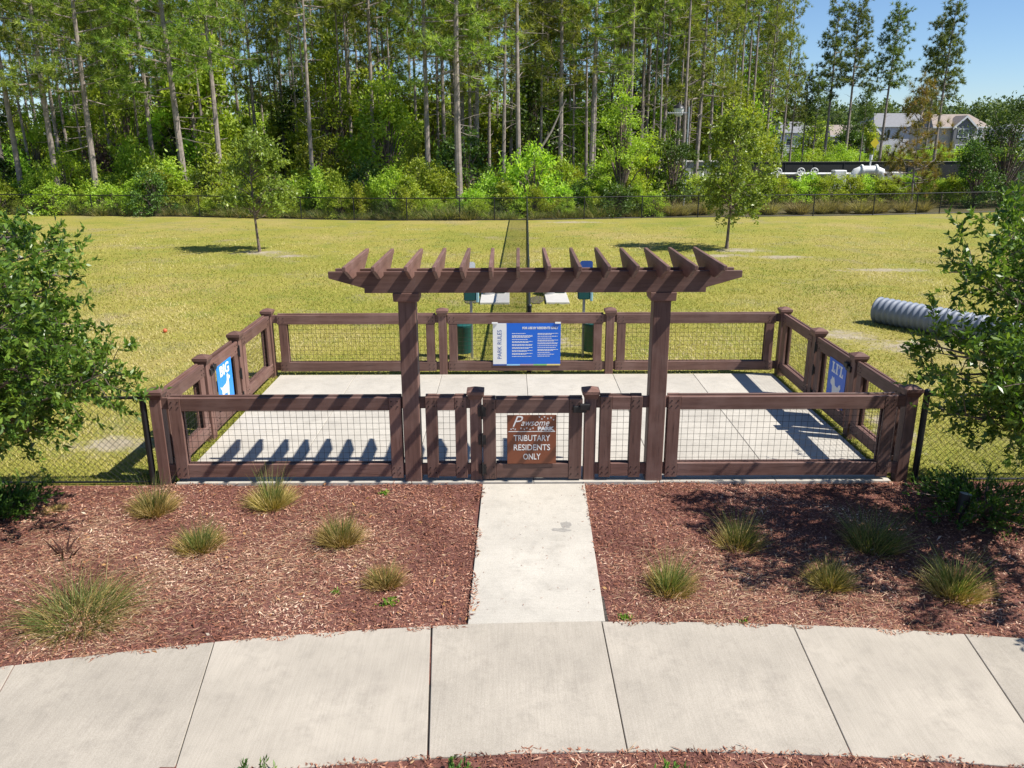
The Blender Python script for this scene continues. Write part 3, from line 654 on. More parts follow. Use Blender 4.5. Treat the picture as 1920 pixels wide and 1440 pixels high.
# ------------------------------------------------------------------ foreground oaks (leaf by leaf)
def oak(name, label, cat, base, height, crown0, targets, rng, twigs, lpt, llen, lwid, mat, trunk_r, group=None, spread=.5, sec=9):
    t = thing(name, label, cat, (base[0], base[1], 0), group)
    mb = MB(); top = np.array([rng.normal()*.05, rng.normal()*.05, height])
    bend = rng.normal(size=2)*.06
    def tr(z): f = z/height; return np.array([top[0]*f+bend[0]*math.sin(3*f), top[1]*f+bend[1]*math.sin(2.5*f), z])
    zs = np.linspace(-.05, height*.93, 9); mb.path([tr(z) for z in zs], [max(.008, trunk_r*(1.25 if i == 0 else 1)*(1-.85*i/8)) for i in range(9)], 9)
    TP = []; TD = []
    for tg in targets:
        tg = np.array(tg); r = np.linalg.norm(tg[:2]); z0 = max(crown0*.95, min(height*.85, tg[2]-r*rng.uniform(.15, .75))); s = tr(z0)
        m1 = s+(tg-s)*.5+np.array([0, 0, .10*r])+rng.normal(size=3)*.06*r
        pts = [s, s*.6+m1*.4+rng.normal(size=3)*.03, m1, m1*.45+tg*.55+rng.normal(size=3)*.04, tg]; L = np.linalg.norm(tg-s)
        mb.path(pts, [.016*L+.008, .012*L+.006, .008*L+.005, .005*L+.004, .003], 5)
        cum = lambda f: pts[min(3, int(f*4))]*(1-(f*4-min(3, int(f*4))))+pts[min(3, int(f*4))+1]*(f*4-min(3, int(f*4)))
        ax = (tg-s)/max(L, .01)
        for q in range(sec):
            f = rng.uniform(.3, 1.0); p = cum(f); dd = ax*.7+rng.normal(size=3)*.55; dd[2] += .12; dd /= np.linalg.norm(dd)
            l2 = spread*L*.5*rng.uniform(.35, 1.0)*(1.15-.6*f)+.12; e = p+dd*l2+np.array([0, 0, rng.normal()*.04])
            mb.path([p, (p+e)/2+rng.normal(size=3)*.03, e], [.006, .004, .002], 4)
            k = max(2, int(twigs*l2))
            for _ in range(k):
                g = rng.uniform(.25, 1.05); TP.append(p+(e-p)*g+rng.normal(size=3)*.03); d3 = dd+rng.normal(size=3)*.6; TD.append(d3/np.linalg.norm(d3))
    part_o = link('trunk', mb.mesh('trunk', (0,0,0), 0, True), 'bark', t)
    TP = np.array(TP); TD = np.array(TD); n = len(TP); tl = rng.uniform(.10, .24, n)*(llen/.055)
    f = rng.random((n, lpt)); P = (TP[:, None]+TD[:, None]*(tl[:, None]*f)[..., None]).reshape(-1, 3)
    A = (np.repeat(TD, lpt, 0)*.6+rdir(n*lpt, rng)*.9); A[:, 2] += .15
    V, F = leaves(P, A, llen*rng.uniform(.6, 1.25, n*lpt), lwid*rng.uniform(.7, 1.2, n*lpt), rng)
    rn = np.clip(np.repeat(rng.random(n), lpt)*.5+rng.random(n*lpt)*.5, 0, 1)
    o = link('crown', mesh_np('crown', V, F, rn), mat, t); o['kind'] = 'stuff'; return t, len(F)
rng = np.random.default_rng(11)
bL = np.array([-5.95, 8.15]); 
TL = [tuple(at(x-42, y+(34 if y < 500 else 16), Y)-np.array([*bL, 0])) for x, y, Y in ((110,412,8.0),(60,430,8.6),(150,430,8.9),(185,485,8.3),(150,520,7.6),(130,560,8.8),(165,590,8.0),(262,655,8.2),(245,680,7.7),(200,650,8.9),(150,640,7.1),(95,690,7.0),(140,730,7.4),(120,760,7.8),(105,785,7.6),(40,780,7.2),(30,760,6.6),(60,600,6.7),(40,480,7.2),(20,540,6.6),(60,700,8.7),(130,620,9.1),(10,650,6.3),(-60,500,7),(-60,700,6.5),(-40,780,7.4),(-10,720,8.8),(60,540,8.5),(90,630,8.4),(40,660,8.2),(215,630,8.0),(185,700,7.9),(60,740,7.9))]
for k in range(24):
    a_ = rng.uniform(math.pi*.45, math.pi*1.55); r_ = rng.uniform(.9, 1.8); TL.append((r_*math.cos(a_), r_*math.sin(a_), rng.uniform(1.1, 3.1)))
TL += [(.2,.1,3.1),(-.3,.3,3.0),(.3,-.4,3.0)]
oak('live_oak', 'leafy dark green tree overhanging the chain-link run by the BIG side corner', 'tree', bL, 3.1, .75, TL, rng, 14, 18, .080, .033, 'oakleaf', .065, sec=11, spread=.42)
bR = np.array([5.95, 7.75]); 
TR = [tuple(at(x+30, y+(26 if y < 540 else 12), Y)-np.array([*bR, 0])) for x, y, Y in ((1830,395,8.0),(1850,420,7.6),(1905,415,7.2),(1740,485,7.9),(1790,500,7.6),(1850,520,7.3),(1880,560,7.6),(1695,630,7.8),(1730,650,7.5),(1720,690,7.9),(1705,745,8.1),(1745,760,7.6),(1780,700,7.2),(1800,640,7.0),(1870,640,6.8),(1850,720,6.9),(1880,780,7.1),(1860,830,7.3),(1900,800,6.8),(1840,790,7.8),(1910,600,6.3),(1915,700,6.2),(1880,480,8.0),(1900,530,8.4),(1820,670,8.3),(1790,730,8.2),(1905,640,8.6),(1860,600,8.0))]
for k in range(40):
    a_ = rng.uniform(-math.pi*.95, math.pi*.95) ; r_ = rng.uniform(.9, 1.9)
    p_ = (r_*math.cos(a_), r_*math.sin(a_), rng.uniform(1.1, 3.1)); 
    q_ = np.array([*bR, 0])+np.array(p_)-np.array([0, 0, CAMH]); px_ = 960+FPX*(q_@RT)/(q_@FW); 
    if px_ > 1905: TR.append(p_)
TR += [(-.5,-1.8,2.3),(-.1,-2.0,2.0),(.1,-1.6,2.9),(.2,.2,3.3),(.5,.1,3.3),(.3,-.6,3.2)]
oak('live_oak', "leafy dark green tree overhanging the chain-link run by the LI'L side corner", 'tree', bR, 3.1, .8, TR, rng, 12.5, 17, .082, .033, 'oakleaf', .065, sec=9, spread=.42)
# young oaks on the lawn
def crown_targets(rng, n, cx, z0, z1, r, shape=.5):
    out = []
    for i in range(n):
        z = z0+(z1-z0)*rng.random()**.9; f = (z-z0)/(z1-z0); rr_ = r*(1-abs(f-.38)/.7)**.6 if abs(f-.38) < .7 else .1
        a_ = rng.uniform(0, 6.283); k = rr_*rng.uniform(.7, 1.08); out.append((cx+k*math.cos(a_), k*math.sin(a_), z))
    return out
oak('young_oak', 'young oak with thin trunk on the lawn, sandy ring at its foot', 'tree', (-9.42, 30.65), 4.0, 1.25, crown_targets(rng, 40, .05, 1.35, 4.1, 1.3), rng, 7, 11, .13, .068, 'oakleaf2', .055, 'young oaks on the lawn', sec=9)
oak('young_oak', 'taller young oak on the lawn standing before the grass clumps and hedge', 'tree', (8.27, 31.1), 4.7, 1.2, crown_targets(rng, 46, .1, 1.2, 4.8, 1.32), rng, 7, 11, .13, .068, 'oakleaf2', .06, 'young oaks on the lawn', sec=9)

# ------------------------------------------------------------------ pines
def pine_proto(h, c0, cr, rng, nb, tufts, name, label, group, mat='needle', tl=.34, tw=.03, npt=20, r0=.16, twist=.15, dead=16, taperbr=.9):
    t = thing(name, label, 'tree', (0,0,0), group); mb = MB()
    ph = rng.uniform(0, 6.28, 3); 
    def ax(z): f = z/h; return np.array([twist*math.sin(2.2*f+ph[0])-twist*math.sin(ph[0]), twist*math.sin(1.7*f+ph[1])-twist*math.sin(ph[1]), z])
    zs = np.linspace(-.1, h, 14); mb.path([ax(z) for z in zs], [max(.015, r0*(1.2 if i == 0 else 1)*(1-.86*(i/13)**1.1)) for i in range(14)], 8)
    P = []; D = []
    for i in range(nb):
        f = (i+rng.random())/nb; z = h*(c0+(1-c0)*f*.99); s = ax(z); a_ = i*2.4+rng.uniform(-.5, .5)
        L = cr*(1-taperbr*f**1.3)*rng.uniform(.55, 1.15)+.25; el = -.05+.75*f+rng.normal()*.16
        d = np.array([math.cos(a_)*math.cos(el), math.sin(a_)*math.cos(el), math.sin(el)])
        e = s+d*L+np.array([0, 0, .12*L]); m1 = s+d*L*.5+rng.normal(size=3)*.08+np.array([0, 0, -.05*L])
        mb.path([s, m1, e], [.03*L**.5+.006, .02*L**.5+.004, .006], 5)
        k = max(3, int(tufts*L/cr*rng.uniform(.7, 1.3)))
        for q in range(k):
            g = rng.uniform(.4, 1.02); p = (s+(m1-s)*g*2 if g < .5 else m1+(e-m1)*(g*2-1))+rng.normal(size=3)*np.array([.32, .32, .17])*L**.5*.8; P.append(p)
            dd = d+rng.normal(size=3)*.5+np.array([0, 0, .5]); D.append(dd/np.linalg.norm(dd))
    for i in range(dead):
        z = h*rng.uniform(.18, c0+.1); s = ax(z); a_ = rng.uniform(0, 6.28); L = rng.uniform(.4, 1.8); d = np.array([math.cos(a_), math.sin(a_), rng.uniform(-.3, .5)])
        mb.path([s, s+d*L*.55+rng.normal(size=3)*.06, s+d*L], [.022, .014, .005], 4)
    link('trunk', mb.mesh('trunk', (0,0,0), 0, True), 'pinebark', t)
    P = np.array(P); D = np.array(D); n = len(P); PP = np.repeat(P, npt, 0); A = np.repeat(D, npt, 0)*.75+rdir(n*npt, rng); A = unit(A)
    ln = tl*rng.uniform(.6, 1.15, n*npt); S = unit(np.cross(A, rdir(n*npt, rng)))*tw*.5
    V = np.stack([PP-S, PP+S, PP+A*ln[:, None]], 1).reshape(-1, 3); F = np.arange(len(V)).reshape(-1, 3)
    rn = np.clip(np.repeat(rng.random(n), npt)*.6+rng.random(n*npt)*.4, 0, 1)
    o = link('crown', mesh_np('crown', V, F, rn), mat, t); o['kind'] = 'stuff'; return t
rng = np.random.default_rng(5)
PLAB = 'slender pine with bare grey trunk in the middle of the wood'; PNEAR = 'tall thick trunked pine rising just behind the far fence'; PDEEP = 'thin dark pine deep inside the wood behind the shrubs'; PGRP = 'pines of the wood behind the far fence'
pines = [pine_proto(19+rng.uniform(-1.5, 2), c, 2.5, rng, 40, 24, 'pine_tree', PLAB, PGRP, tl=.40, tw=.040, npt=19, r0=.165, dead=16) for c in (.32, .38, .44, .36, .50)]
pines.append(pine_proto(19.5, .62, 2.2, rng, 26, 16, 'pine_tree', PLAB, PGRP, tl=.40, tw=.042, npt=22, r0=.15, dead=20)); pines.append(pine_proto(18, .58, 1.9, rng, 24, 14, 'pine_tree', PLAB, PGRP, tl=.40, tw=.042, npt=22, r0=.13, dead=24))
used = [False]*len(pines)
def put(protos, used, i, loc, rz, sc, label=None, group=None):
    o = protos[i]
    if not used[i]:
        used[i] = True; o.location = tuple(map(float, loc)); o.rotation_euler = (0, 0, rz); o.scale = sc if hasattr(sc, '__len__') else (sc,)*3
        if label: o['label'] = label
        if group: o['group'] = group
        return o
    return copy_tree(o, loc, rz, sc, None, label, group)
def gx(px, Y): return float(at(px, 330, Y)[0])
trunks = [(8,52,1),(36,49,1.1),(60,56,.9),(104,48,1.15),(135,60,.8),(176,47.5,1.2),(200,62,.9),(225,58,.8),(290,53,1.1),(312,56,1.0),(345,48.5,1.35),(372,54,.95),(413,49,1.15),(440,63,.8),(486,60,.9),(530,66,.8),(584,50,1.1),(605,64,.8),(664,58,.9),(680,66,.8),(703,54,.95),(730,60,.9),(742,67,.8),(783,56,1.0),(803,51,1.2),(834,58,1.1),(861,46.5,1.4),(869,58,.9),(894,54,1.0),(917,60,.9),(943,50.5,1.1),(957,62,.9),(974,49.5,1.15),(1003,66,.8),(1026,63,.8),(1050,52,1.1),(1068,64,.8),(1099,60,1.0),(1106,53,1.2),(1178,54,1.1),(1201,66,.8),(1241,62,.9),(1284,70,1.0),(1303,60,1.15),(1347,72,.9),(1357,76,.9),(1391,74,.9),(1420,78,.9),(1436,82,.85),(1462,84,.8),(1328,66,.9),(1262,74,.85)]
for i, (px, Y, k) in enumerate(trunks):
    s = 1.0*(Y/52)**.25; put(pines, used, (i*3) % 7 if Y > 49 else i % 5, (gx(px, Y), Y, 0), random.uniform(0, 6.28), (k*.95*s**.3, k*.95*s**.3, s*random.uniform(.95, 1.08)), PNEAR if Y < 51 else PLAB if Y < 65 else PDEEP)
for k in range(60):
    Y = random.uniform(53, 72); px = random.uniform(-60, 1300); s = random.uniform(.9, 1.1); put(pines, used, 5+k % 2, (gx(px, Y), Y, 0), random.uniform(0, 6.28), (.72*s, .72*s, s), PLAB if Y < 65 else PDEEP)
for k in range(100):
    Y = random.uniform(60, 100); px = random.uniform(-160, 1440-(0 if Y > 70 else 120)); s = random.uniform(.85, 1.15)
    put(pines, used, (5, 6, k % 5, 5)[k % 4] if Y < 82 else k % 5, (gx(px, Y), Y+random.uniform(-1, 1), 0), random.uniform(0, 6.28), (.85*s, .85*s, s), PLAB if Y < 65 else PDEEP)
# isolated pines by the road
SL = pine_proto(18, .46, 2.0, rng, 40, 20, 'pine_tree', 'slender pine standing alone against the sky near the houses', 'lone pines near the houses', 'needle_far', .46, .06, 20, r0=.2, dead=14, taperbr=.55)
SL2 = pine_proto(18, .54, 2.2, rng, 34, 22, 'pine_tree', 'slender pine standing alone against the sky near the houses', 'lone pines near the houses', 'needle_far', .46, .06, 20, r0=.2, dead=10, taperbr=.5)
sp = [SL, SL2]; su = [False, False]
def tall(px, ptop, Y, i, label=None):
    ht = at(px, ptop, Y)[2]; x = gx(px, Y); put(sp, su, i, (x, Y, 0), random.uniform(0, 6.28), (ht/18*.95, ht/18*.95, ht/18))
for px, pt, Y, i in ((1541,8,92,0),(1580,12,95,1),(1645,22,90,1),(1728,33,100,0),(1747,2,94,0),(1608,168,98,1),(1519,150,90,0),(1500,140,92,1),(1478,115,88,0)): tall(px, pt, Y, i)
# young browning pine behind the fence
yp = pine_proto(5.6, .18, 1.35, rng, 34, 10, 'young_pine', 'young browning pine with thin pale trunk behind the far fence by the hedge', None, 'needle_tan', .34, .026, 34, r0=.065, dead=4, taperbr=.5)
ht = at(1745, 165, 50)[2]; yp.location = (gx(1716, 50), 50, 0); yp.scale = (1.0, 1.0, ht/5.6)

# ------------------------------------------------------------------ broadleaf trees and shrubs
def bush_proto(name, label, cat, group, h, r, rng, n, ll, lw, mat, clumps=26, stem=True, shape='dome', z0=.05):
    t = thing(name, label, cat, (0,0,0), group); C = []; mb = MB()
    for i in range(clumps):
        f = rng.random()**.8; z = h*(z0+(1-z0)*f)*rng.uniform(.8, 1.22)
        if shape == 'dome': rad = r*math.sqrt(max(.03, 1-(f*1.02)**2.2))
        elif shape == 'tree': rad = r*(max(.04, math.sin(math.pi*min(1, .10+.9*f)))**.7)
        else: rad = r*(1-.75*f)
        a_ = rng.uniform(0, 6.28); k = rad*rng.uniform(.3, 1.2)**.7; c = np.array([k*math.cos(a_), k*math.sin(a_), z]); C.append(c)
        if stem: mb.path([np.array([c[0]*.1, c[1]*.1, max(0, z*.35-.1)]), c*np.array([.5,.5,.75]), c], [.02+.006*h, .012+.003*h, .005], 4)
    if stem: mb.path([(0,0,-.05), (.03*h*.2,.02,h*.4), (0,0,h*.85)], [.02+.012*h, .015+.008*h, .008], 6)
    C = np.array(C); per = n//clumps; cs = r*rng.uniform(.14, .42, clumps)*(1 if shape != 'dome' else 1)
    d = rdir(per*clumps, rng); P = np.repeat(C, per, 0)+d*(np.repeat(cs, per)*rng.random(per*clumps)**.6*np.where(rng.random(per*clumps) < .12, 1.9, 1))[:, None]*np.array([1, 1, .85])
    P[:, 2] = np.maximum(P[:, 2], .02); A = d*.7+rdir(per*clumps, rng)
    V, F = leaves(P, A, ll*rng.uniform(.6, 1.3, len(P)), lw*rng.uniform(.7, 1.3, len(P)), rng)
    rn = np.clip(np.repeat(rng.random(clumps), per)*.45+rng.random(len(P))*.55, 0, 1)
    if stem: link('stems' if cat != 'tree' else 'trunk', mb.mesh('stems', (0,0,0), 0, True), 'bark', t)
    o = link('foliage' if cat != 'tree' else 'crown', mesh_np('foliage', V, F, rn), mat, t); o['kind'] = 'stuff'; return t
rng = np.random.default_rng(21)
SG = 'shrubs along the edge of the wood'
S_A = 'bright green leafy shrub at the edge of the pine wood'; S_B = 'mid green bushy shrub at the edge of the pine wood'; S_C = 'dark green dense shrub at the edge of the pine wood'
shr = [bush_proto('shrub', S_A, 'shrub', SG, 1.8, 1.2, rng, 2600, .15, .075, 'shrub_a', 44), bush_proto('shrub', S_A, 'shrub', SG, 2.4, 1.3, rng, 3000, .16, .08, 'shrub_a', 34),
       bush_proto('shrub', S_B, 'shrub', SG, 2.0, 1.3, rng, 2800, .14, .07, 'shrub_b', 48), bush_proto('shrub', S_B, 'shrub', SG, 2.8, 1.2, rng, 3000, .15, .075, 'shrub_b', 34, shape='cone'),
       bush_proto('shrub', S_C, 'shrub', SG, 2.2, 1.4, rng, 3000, .15, .08, 'shrub_c', 46)]
ush = [False]*5
def fary(x): return float(np.interp(x, [p[0] for p in FAR], [p[1] for p in FAR]))
k = 0
for row, (d0, d1, n, sc) in enumerate(((.8, 2.4, 58, .58), (2.4, 5.0, 46, .85), (5.0, 9.5, 46, 1.1))):
    for i in range(n):
        px = -60+(1250+60)*(i+random.uniform(-.4, .4))/n; Y0 = 45; x = gx(px, Y0); Y = fary(x)+random.uniform(d0, d1); x = gx(px, Y)
        s = sc*random.uniform(.5, 1.3); j = random.choice((0,0,1,1,2,2,3,4) if row else (0,1,2,2,3,3,4))
        put(shr, ush, j, (x, Y, 0), random.uniform(0, 6.28), (s*random.uniform(.8, 1.5), s*random.uniform(.8, 1.5), s*random.uniform(.65, 1.45))); k += 1
TG = 'broadleaf trees among the pines'
T_A = 'bright green broadleaf sapling growing among the pine trunks'; T_B = 'mid green broadleaf tree growing among the pine trunks'; T_C = 'dark green broadleaf tree growing among the pine trunks'
btr = [bush_proto('broadleaf_tree', T_A, 'tree', TG, 6.5, 2.0, rng, 4200, .24, .14, 'shrub_a', 46, shape='tree', z0=.2), bush_proto('broadleaf_tree', T_B, 'tree', TG, 8.0, 2.2, rng, 4800, .25, .14, 'shrub_b', 52, shape='tree', z0=.2),
       bush_proto('broadleaf_tree', T_C, 'tree', TG, 7.5, 2.3, rng, 4800, .25, .14, 'shrub_c', 52, shape='tree', z0=.12), bush_proto('broadleaf_tree', T_B, 'tree', TG, 5.0, 1.8, rng, 3800, .22, .12, 'shrub_b', 44, shape='tree', z0=.15)]
ubt = [False]*4
for i in range(62):
    px = -120+1560*(i+random.uniform(-.45, .45))/62; Y = random.uniform(54, 82); s = random.uniform(.75, 1.25)
    if px > 1260: Y = random.uniform(64, 90)
    if 1225 < px < 1345: Y = random.uniform(76, 92)
    put(btr, ubt, random.choice((0,0,0,1,1,2,3,3)), (gx(px, Y), Y, 0), random.uniform(0, 6.28), (s, s, s*random.uniform(.85, 1.2)))
# named individuals along the fence
t = bush_proto('willow_tree', 'feathery light green tree just behind the far fence with drooping foliage', 'tree', None, 6.6, 1.7, rng, 7000, .17, .06, 'shrub_a', 60, shape='tree', z0=.03)
t.location = (gx(1165, 46.5), 46.5, 0); t.scale = (1, 1, at(1165, 185, 46.5)[2]/6.6)
t = bush_proto('evergreen_bush', 'dark upright evergreen bush below the street lamp', 'bush', None, 4.4, 1.2, rng, 5200, .14, .07, 'shrub_c', 44, shape='tree', z0=.02); t.location = (gx(1262, 48.5), 48.5, 0); t.scale = (1, 1, 1.05)
t = bush_proto('cypress_tree', 'broad dark green tree behind the far fence in front of the house with dark front', 'tree', None, 6.2, 2.5, rng, 9000, .16, .08, 'shrub_c', 70, shape='tree', z0=.03); t.location = (gx(1885, 51), 51, 0); t.scale = (1, 1, at(1885, 205, 51)[2]/6.2)
t = bush_proto('evergreen_bush', 'very dark dense bush beside the end of the hedge', 'bush', None, 3.6, 1.3, rng, 5000, .14, .07, 'shrub_c', 44, shape='tree', z0=.02); t.location = (gx(1835, 49.5), 49.5, 0)
t = bush_proto('broadleaf_tree', 'bright green rounded tree behind the dark screen, left of the lone pines', 'tree', None, 7.0, 3.2, rng, 8000, .26, .14, 'shrub_a', 60, shape='tree', z0=.05); t.location = (gx(1380, 74), 74, 0)
t = bush_proto('broadleaf_tree', 'light green pyramidal tree in front of the far grey and tan houses', 'tree', None, 7.0, 3.6, rng, 7000, .28, .15, 'shrub_a', 60, shape='cone', z0=.03); t.location = (gx(1515, 105), 105, 0); t.scale = (1, 1, at(1515, 238, 105)[2]/7)
b0_, b1_, b2_ = at(962, 372, 49.), at(1000, 300, 49.), at(1062, 185, 49.3)
solo('leaning_trunk', MB().path([(b0_[0], 49, -.05), tuple(b0_*.5+b1_*.5+np.array([.1, 0, -.1])), tuple(b1_), tuple(b1_*.5+b2_*.5+np.array([.1, 0, -.1])), tuple(b2_)], [.13, .11, .09, .06, .02], 7), 'pinebark', 'bare leaning dead trunk slanting across the pine stems', 'trunk', (float(b0_[0]), 49, 0), smooth=True)
t = bush_proto('dead_shrub', 'reddish brown withered shrub among the green at the wood edge', 'shrub', None, 2.2, 1.0, rng, 2200, .16, .06, 'deadleaf', 34); t.location = (gx(188, 50.5), 50.5, 0); t.scale = (1, 1, 1.5)
# hedge and roadside shrubs
HG = 'clipped hedge shrubs before the pipe station'
hed = [bush_proto('hedge_shrub', 'yellow green hedge shrub in the row before the white pipes', 'shrub', HG, 1.75, 1.05, rng, 3400, .12, .055, 'shrub_a', 34) for _ in range(2)]; uh = [False]*2
for i, px in enumerate(np.arange(1275, 1850, 27)):
    Y = 53.5+random.uniform(-.5, .5); put(hed, uh, i % 2, (gx(px, Y), Y, 0), random.uniform(0, 6.28), (1, 1, random.uniform(.72, .88)))
RG = 'shrubs beyond the dark screen'
rsh = [bush_proto('roadside_shrub', 'bright green shrub beyond the dark screen', 'shrub', RG, 3.0, 2.3, rng, 3600, .22, .11, 'shrub_a', 34), bush_proto('roadside_shrub', 'mid green shrub beyond the dark screen', 'shrub', RG, 3.2, 2.4, rng, 3600, .22, .11, 'shrub_b', 34)]; ur = [False]*2
for i, px in enumerate(np.arange(1330, 1990, 22)):
    Y = 92+random.uniform(-8, 14); put(rsh, ur, int(i*.618*7) % 2 if i > 1 else i, (gx(px, Y), Y, 0), random.uniform(0, 6.28), random.uniform(.6, .95))
for px, Y, h_, r_, m_, lab in ((1585,112,5.6,2.0,'shrub_c','dark green tree between the tan houses'),(1618,125,5.2,2.0,'shrub_b','small green tree before the gable of the single storey tan house')):
    t = bush_proto('street_tree', lab, 'tree', 'trees before the houses', h_, r_, rng, 4200, .3, .16, m_, 46, shape='tree', z0=.1); t.location = (gx(px, Y), Y, 0)
# far-off woods (read as one mass)
def farwood(name, label, x0, x1, Y0, Y1, h0, h1, n, ncl, ll, seed, mat='farwood'):
    r = np.random.default_rng(seed); cx = r.uniform(x0, x1, ncl); cy = r.uniform(Y0, Y1, ncl); hh = r.uniform(h0, h1, ncl); per = n//ncl
    d = rdir(per*ncl, r); rad = np.repeat(r.uniform(1.4, 3.0, ncl), per); base = np.stack([np.repeat(cx, per), np.repeat(cy, per), np.repeat(hh, per)*.5], 1)
    P = base+d*np.stack([rad, rad, np.repeat(hh, per)*.5], 1)*(r.random((per*ncl, 1))**.35); P += r.normal(size=P.shape)*.35; P[:, 2] = np.maximum(P[:, 2], .1)
    V, F = leaves(P, d*.5+rdir(len(P), r), ll*r.uniform(.6, 1.3, len(P)), ll*.55*r.uniform(.7, 1.3, len(P)), r)
    rn = np.clip(np.repeat(r.random(ncl), per)*.6+r.random(len(P))*.4, 0, 1)
    return tag(link(name, mesh_np(name, V, F, rn), mat), label, 'wood', kind='stuff')
farwood('far_wood', 'dense green depth of the wood behind the pine trunks', gx(95, 108), gx(1440, 108), 100, 122, 5.5, 11.5, 90000, 330, .55, 3)
farwood('distant_tree_line', 'low tree line on the horizon behind the houses', gx(1380, 260), gx(2050, 260), 215, 285, 8, 15, 130000, 330, .95, 4, 'horizon')

# ------------------------------------------------------------------ tall grass clumps behind the fence on the right
def clump(name, label, cat, loc, rng, n, r, ln, wd, mat, dry=0, dmat='dryblade', up=1.0, droop=.6, group=None, dl=.5, lean=(0, 0), mound=False):
    t = thing(name, label, cat, loc, group)
    def mk(n, r, ln, wd, up, droop, mat, nm):
        a_ = rng.uniform(0, 6.283, n); q = r*np.sqrt(rng.random(n)); P = np.stack([q*np.cos(a_), q*np.sin(a_), np.full(n, -.005)], 1)
        out = (q/r)[:, None]; D = np.stack([np.cos(a_), np.sin(a_), np.zeros(n)], 1)*out*.75+rng.normal(size=(n, 3))*.22+np.array([lean[0], lean[1], up]); D[:, 2] = np.maximum(D[:, 2], .12)
        V, F, rn = blades(P, D, ln*rng.uniform(.45, 1.1, n), wd, droop*rng.uniform(.3, 1.5, n), rng); o = link(nm, mesh_np(nm, V, F, rn), mat, t); o['kind'] = 'stuff'
    if mound and n: mk(n, r*.5, ln*1.08, wd, up*1.7, droop*.8, mat, 'blades')
    elif n: mk(n, r, ln, wd, up, droop, mat, 'blades')
    if dry and mound: mk(int(dry*1.3), r*1.0, ln*.56, wd*1.15, .85, .22, dmat, 'dry_blades'); mk(dry//6, r*1.9, ln*.55, wd*.6, .10, .6, 'dryblade', 'fallen_blades')
    elif dry: mk(dry, r*1.25, ln*dl, wd*.9, .75*up, droop*1.1, dmat, 'dry_blades')
    return t
rng = np.random.default_rng(33)
tgp = [clump('fountain_grass', 'tan fountain grass clump in the row behind the far fence', 'grass clump', (0,0,0), rng, 420, .3, 1.2, .022, 'tallgrass', 0, up=1.0, droop=.5, group='fountain grasses behind the far fence') for _ in range(2)]; ug = [False]*2
for i, px in enumerate((1262,1285,1310,1330,1432,1450,1490,1508,1545,1560,1590,1622,1645,1660,1700,1738,16,40,1225)):
    Y = fary(gx(px, 45))+1.7+random.uniform(-.4, .4); put(tgp, ug, i % 2, (gx(px, Y), Y, 0), random.uniform(0, 6.28), random.uniform(.75, 1.1))
wg = [clump('tall_weeds', 'tuft of tall green and tan weeds along the far fence by the pine wood', 'weeds', (0,0,0), rng, 260, .4, .85, .022, 'blade', 140, 'tallgrass', up=1.0, droop=.4, group='weeds along the far fence') for _ in range(2)]; uw = [False]*2
for i in range(46):
    px = -30+1240*(i+random.uniform(-.4, .4))/46; Y = fary(gx(px, 44))+random.uniform(.35, 1.3); put(wg, uw, i % 2, (gx(px, Y), Y, 0), random.uniform(0, 6.28), random.uniform(.6, 1.25))
# grass clumps in the mulch
specs = [ # px, py, n, r, length, dry, up, droop, lean, label
 (290,962,170,.15,.52,420,1.25,.35,(0,.1),'tufted grass clump by the BIG side front corner post'),
 (375,1030,260,.17,.40,300,1.1,.5,(.15,0),'yellow green grass clump beside loose straw, midway in the left mulch bed'),
 (510,950,170,.15,.55,420,1.5,.25,(0,.1),'grass clump with upright blades before the long front panel'),
 (640,1022,150,.13,.48,420,1.35,.3,(-.05,.1),'grass clump with golden side and green upright tuft in the mulch'),
 (722,1100,60,.10,.40,260,1.0,.6,(-.1,.1),'sparse dry reddish grass clump near the walk'),
 (150,1160,620,.30,.62,420,.85,.8,(.05,.05),'largest sprawling green grass clump in the mulch beside the dead leaved plant'),
 (1255,1110,300,.15,.48,220,1.1,.5,(.25,.1),'green grass clump leaning over the mulch near the walk'),
 (1385,1025,240,.16,.52,160,1.2,.5,(.05,.1),'grass clump at the edge of the tree shade behind the leaning clump'),
 (1555,1100,90,.12,.46,320,1.1,.7,(-.05,.05),'grass clump with cut straw coloured stubble in the tree shade'),
 (1635,1030,420,.19,.56,120,1.2,.45,(.1,.1),'dark green grass clump wholly in the tree shade'),
 (1790,1115,330,.18,.55,220,1.0,.75,(.05,0),'half shaded grass clump with trailing blades near the sidewalk'),
 (105,960,10,.08,.2,260,.8,.5,(0,0),'small straw yellow grass tuft by the juniper'),
]
M['golden'] = leafmat('golden_grass_blades', [(0, (.14, .12, .03)), (.35, (.33, .255, .07)), (.75, (.54, .38, .13)), (1, (.66, .5, .26))], .7, .25, .08, .15, 1.1)
for px, py, n, r, ln, dry, up, droop, lean, lab in specs:
    g = gnd(px, py); clump('grass_clump', lab, 'grass clump', (g[0], g[1], float(hgt(g[0], g[1]))), rng, int(n*1.0), r, ln, .0065, 'blade', int(dry*2.6), 'golden', up=up, droop=droop, lean=lean, mound=(dry > 150 and n < 500), group='grass clumps in the mulch beds')
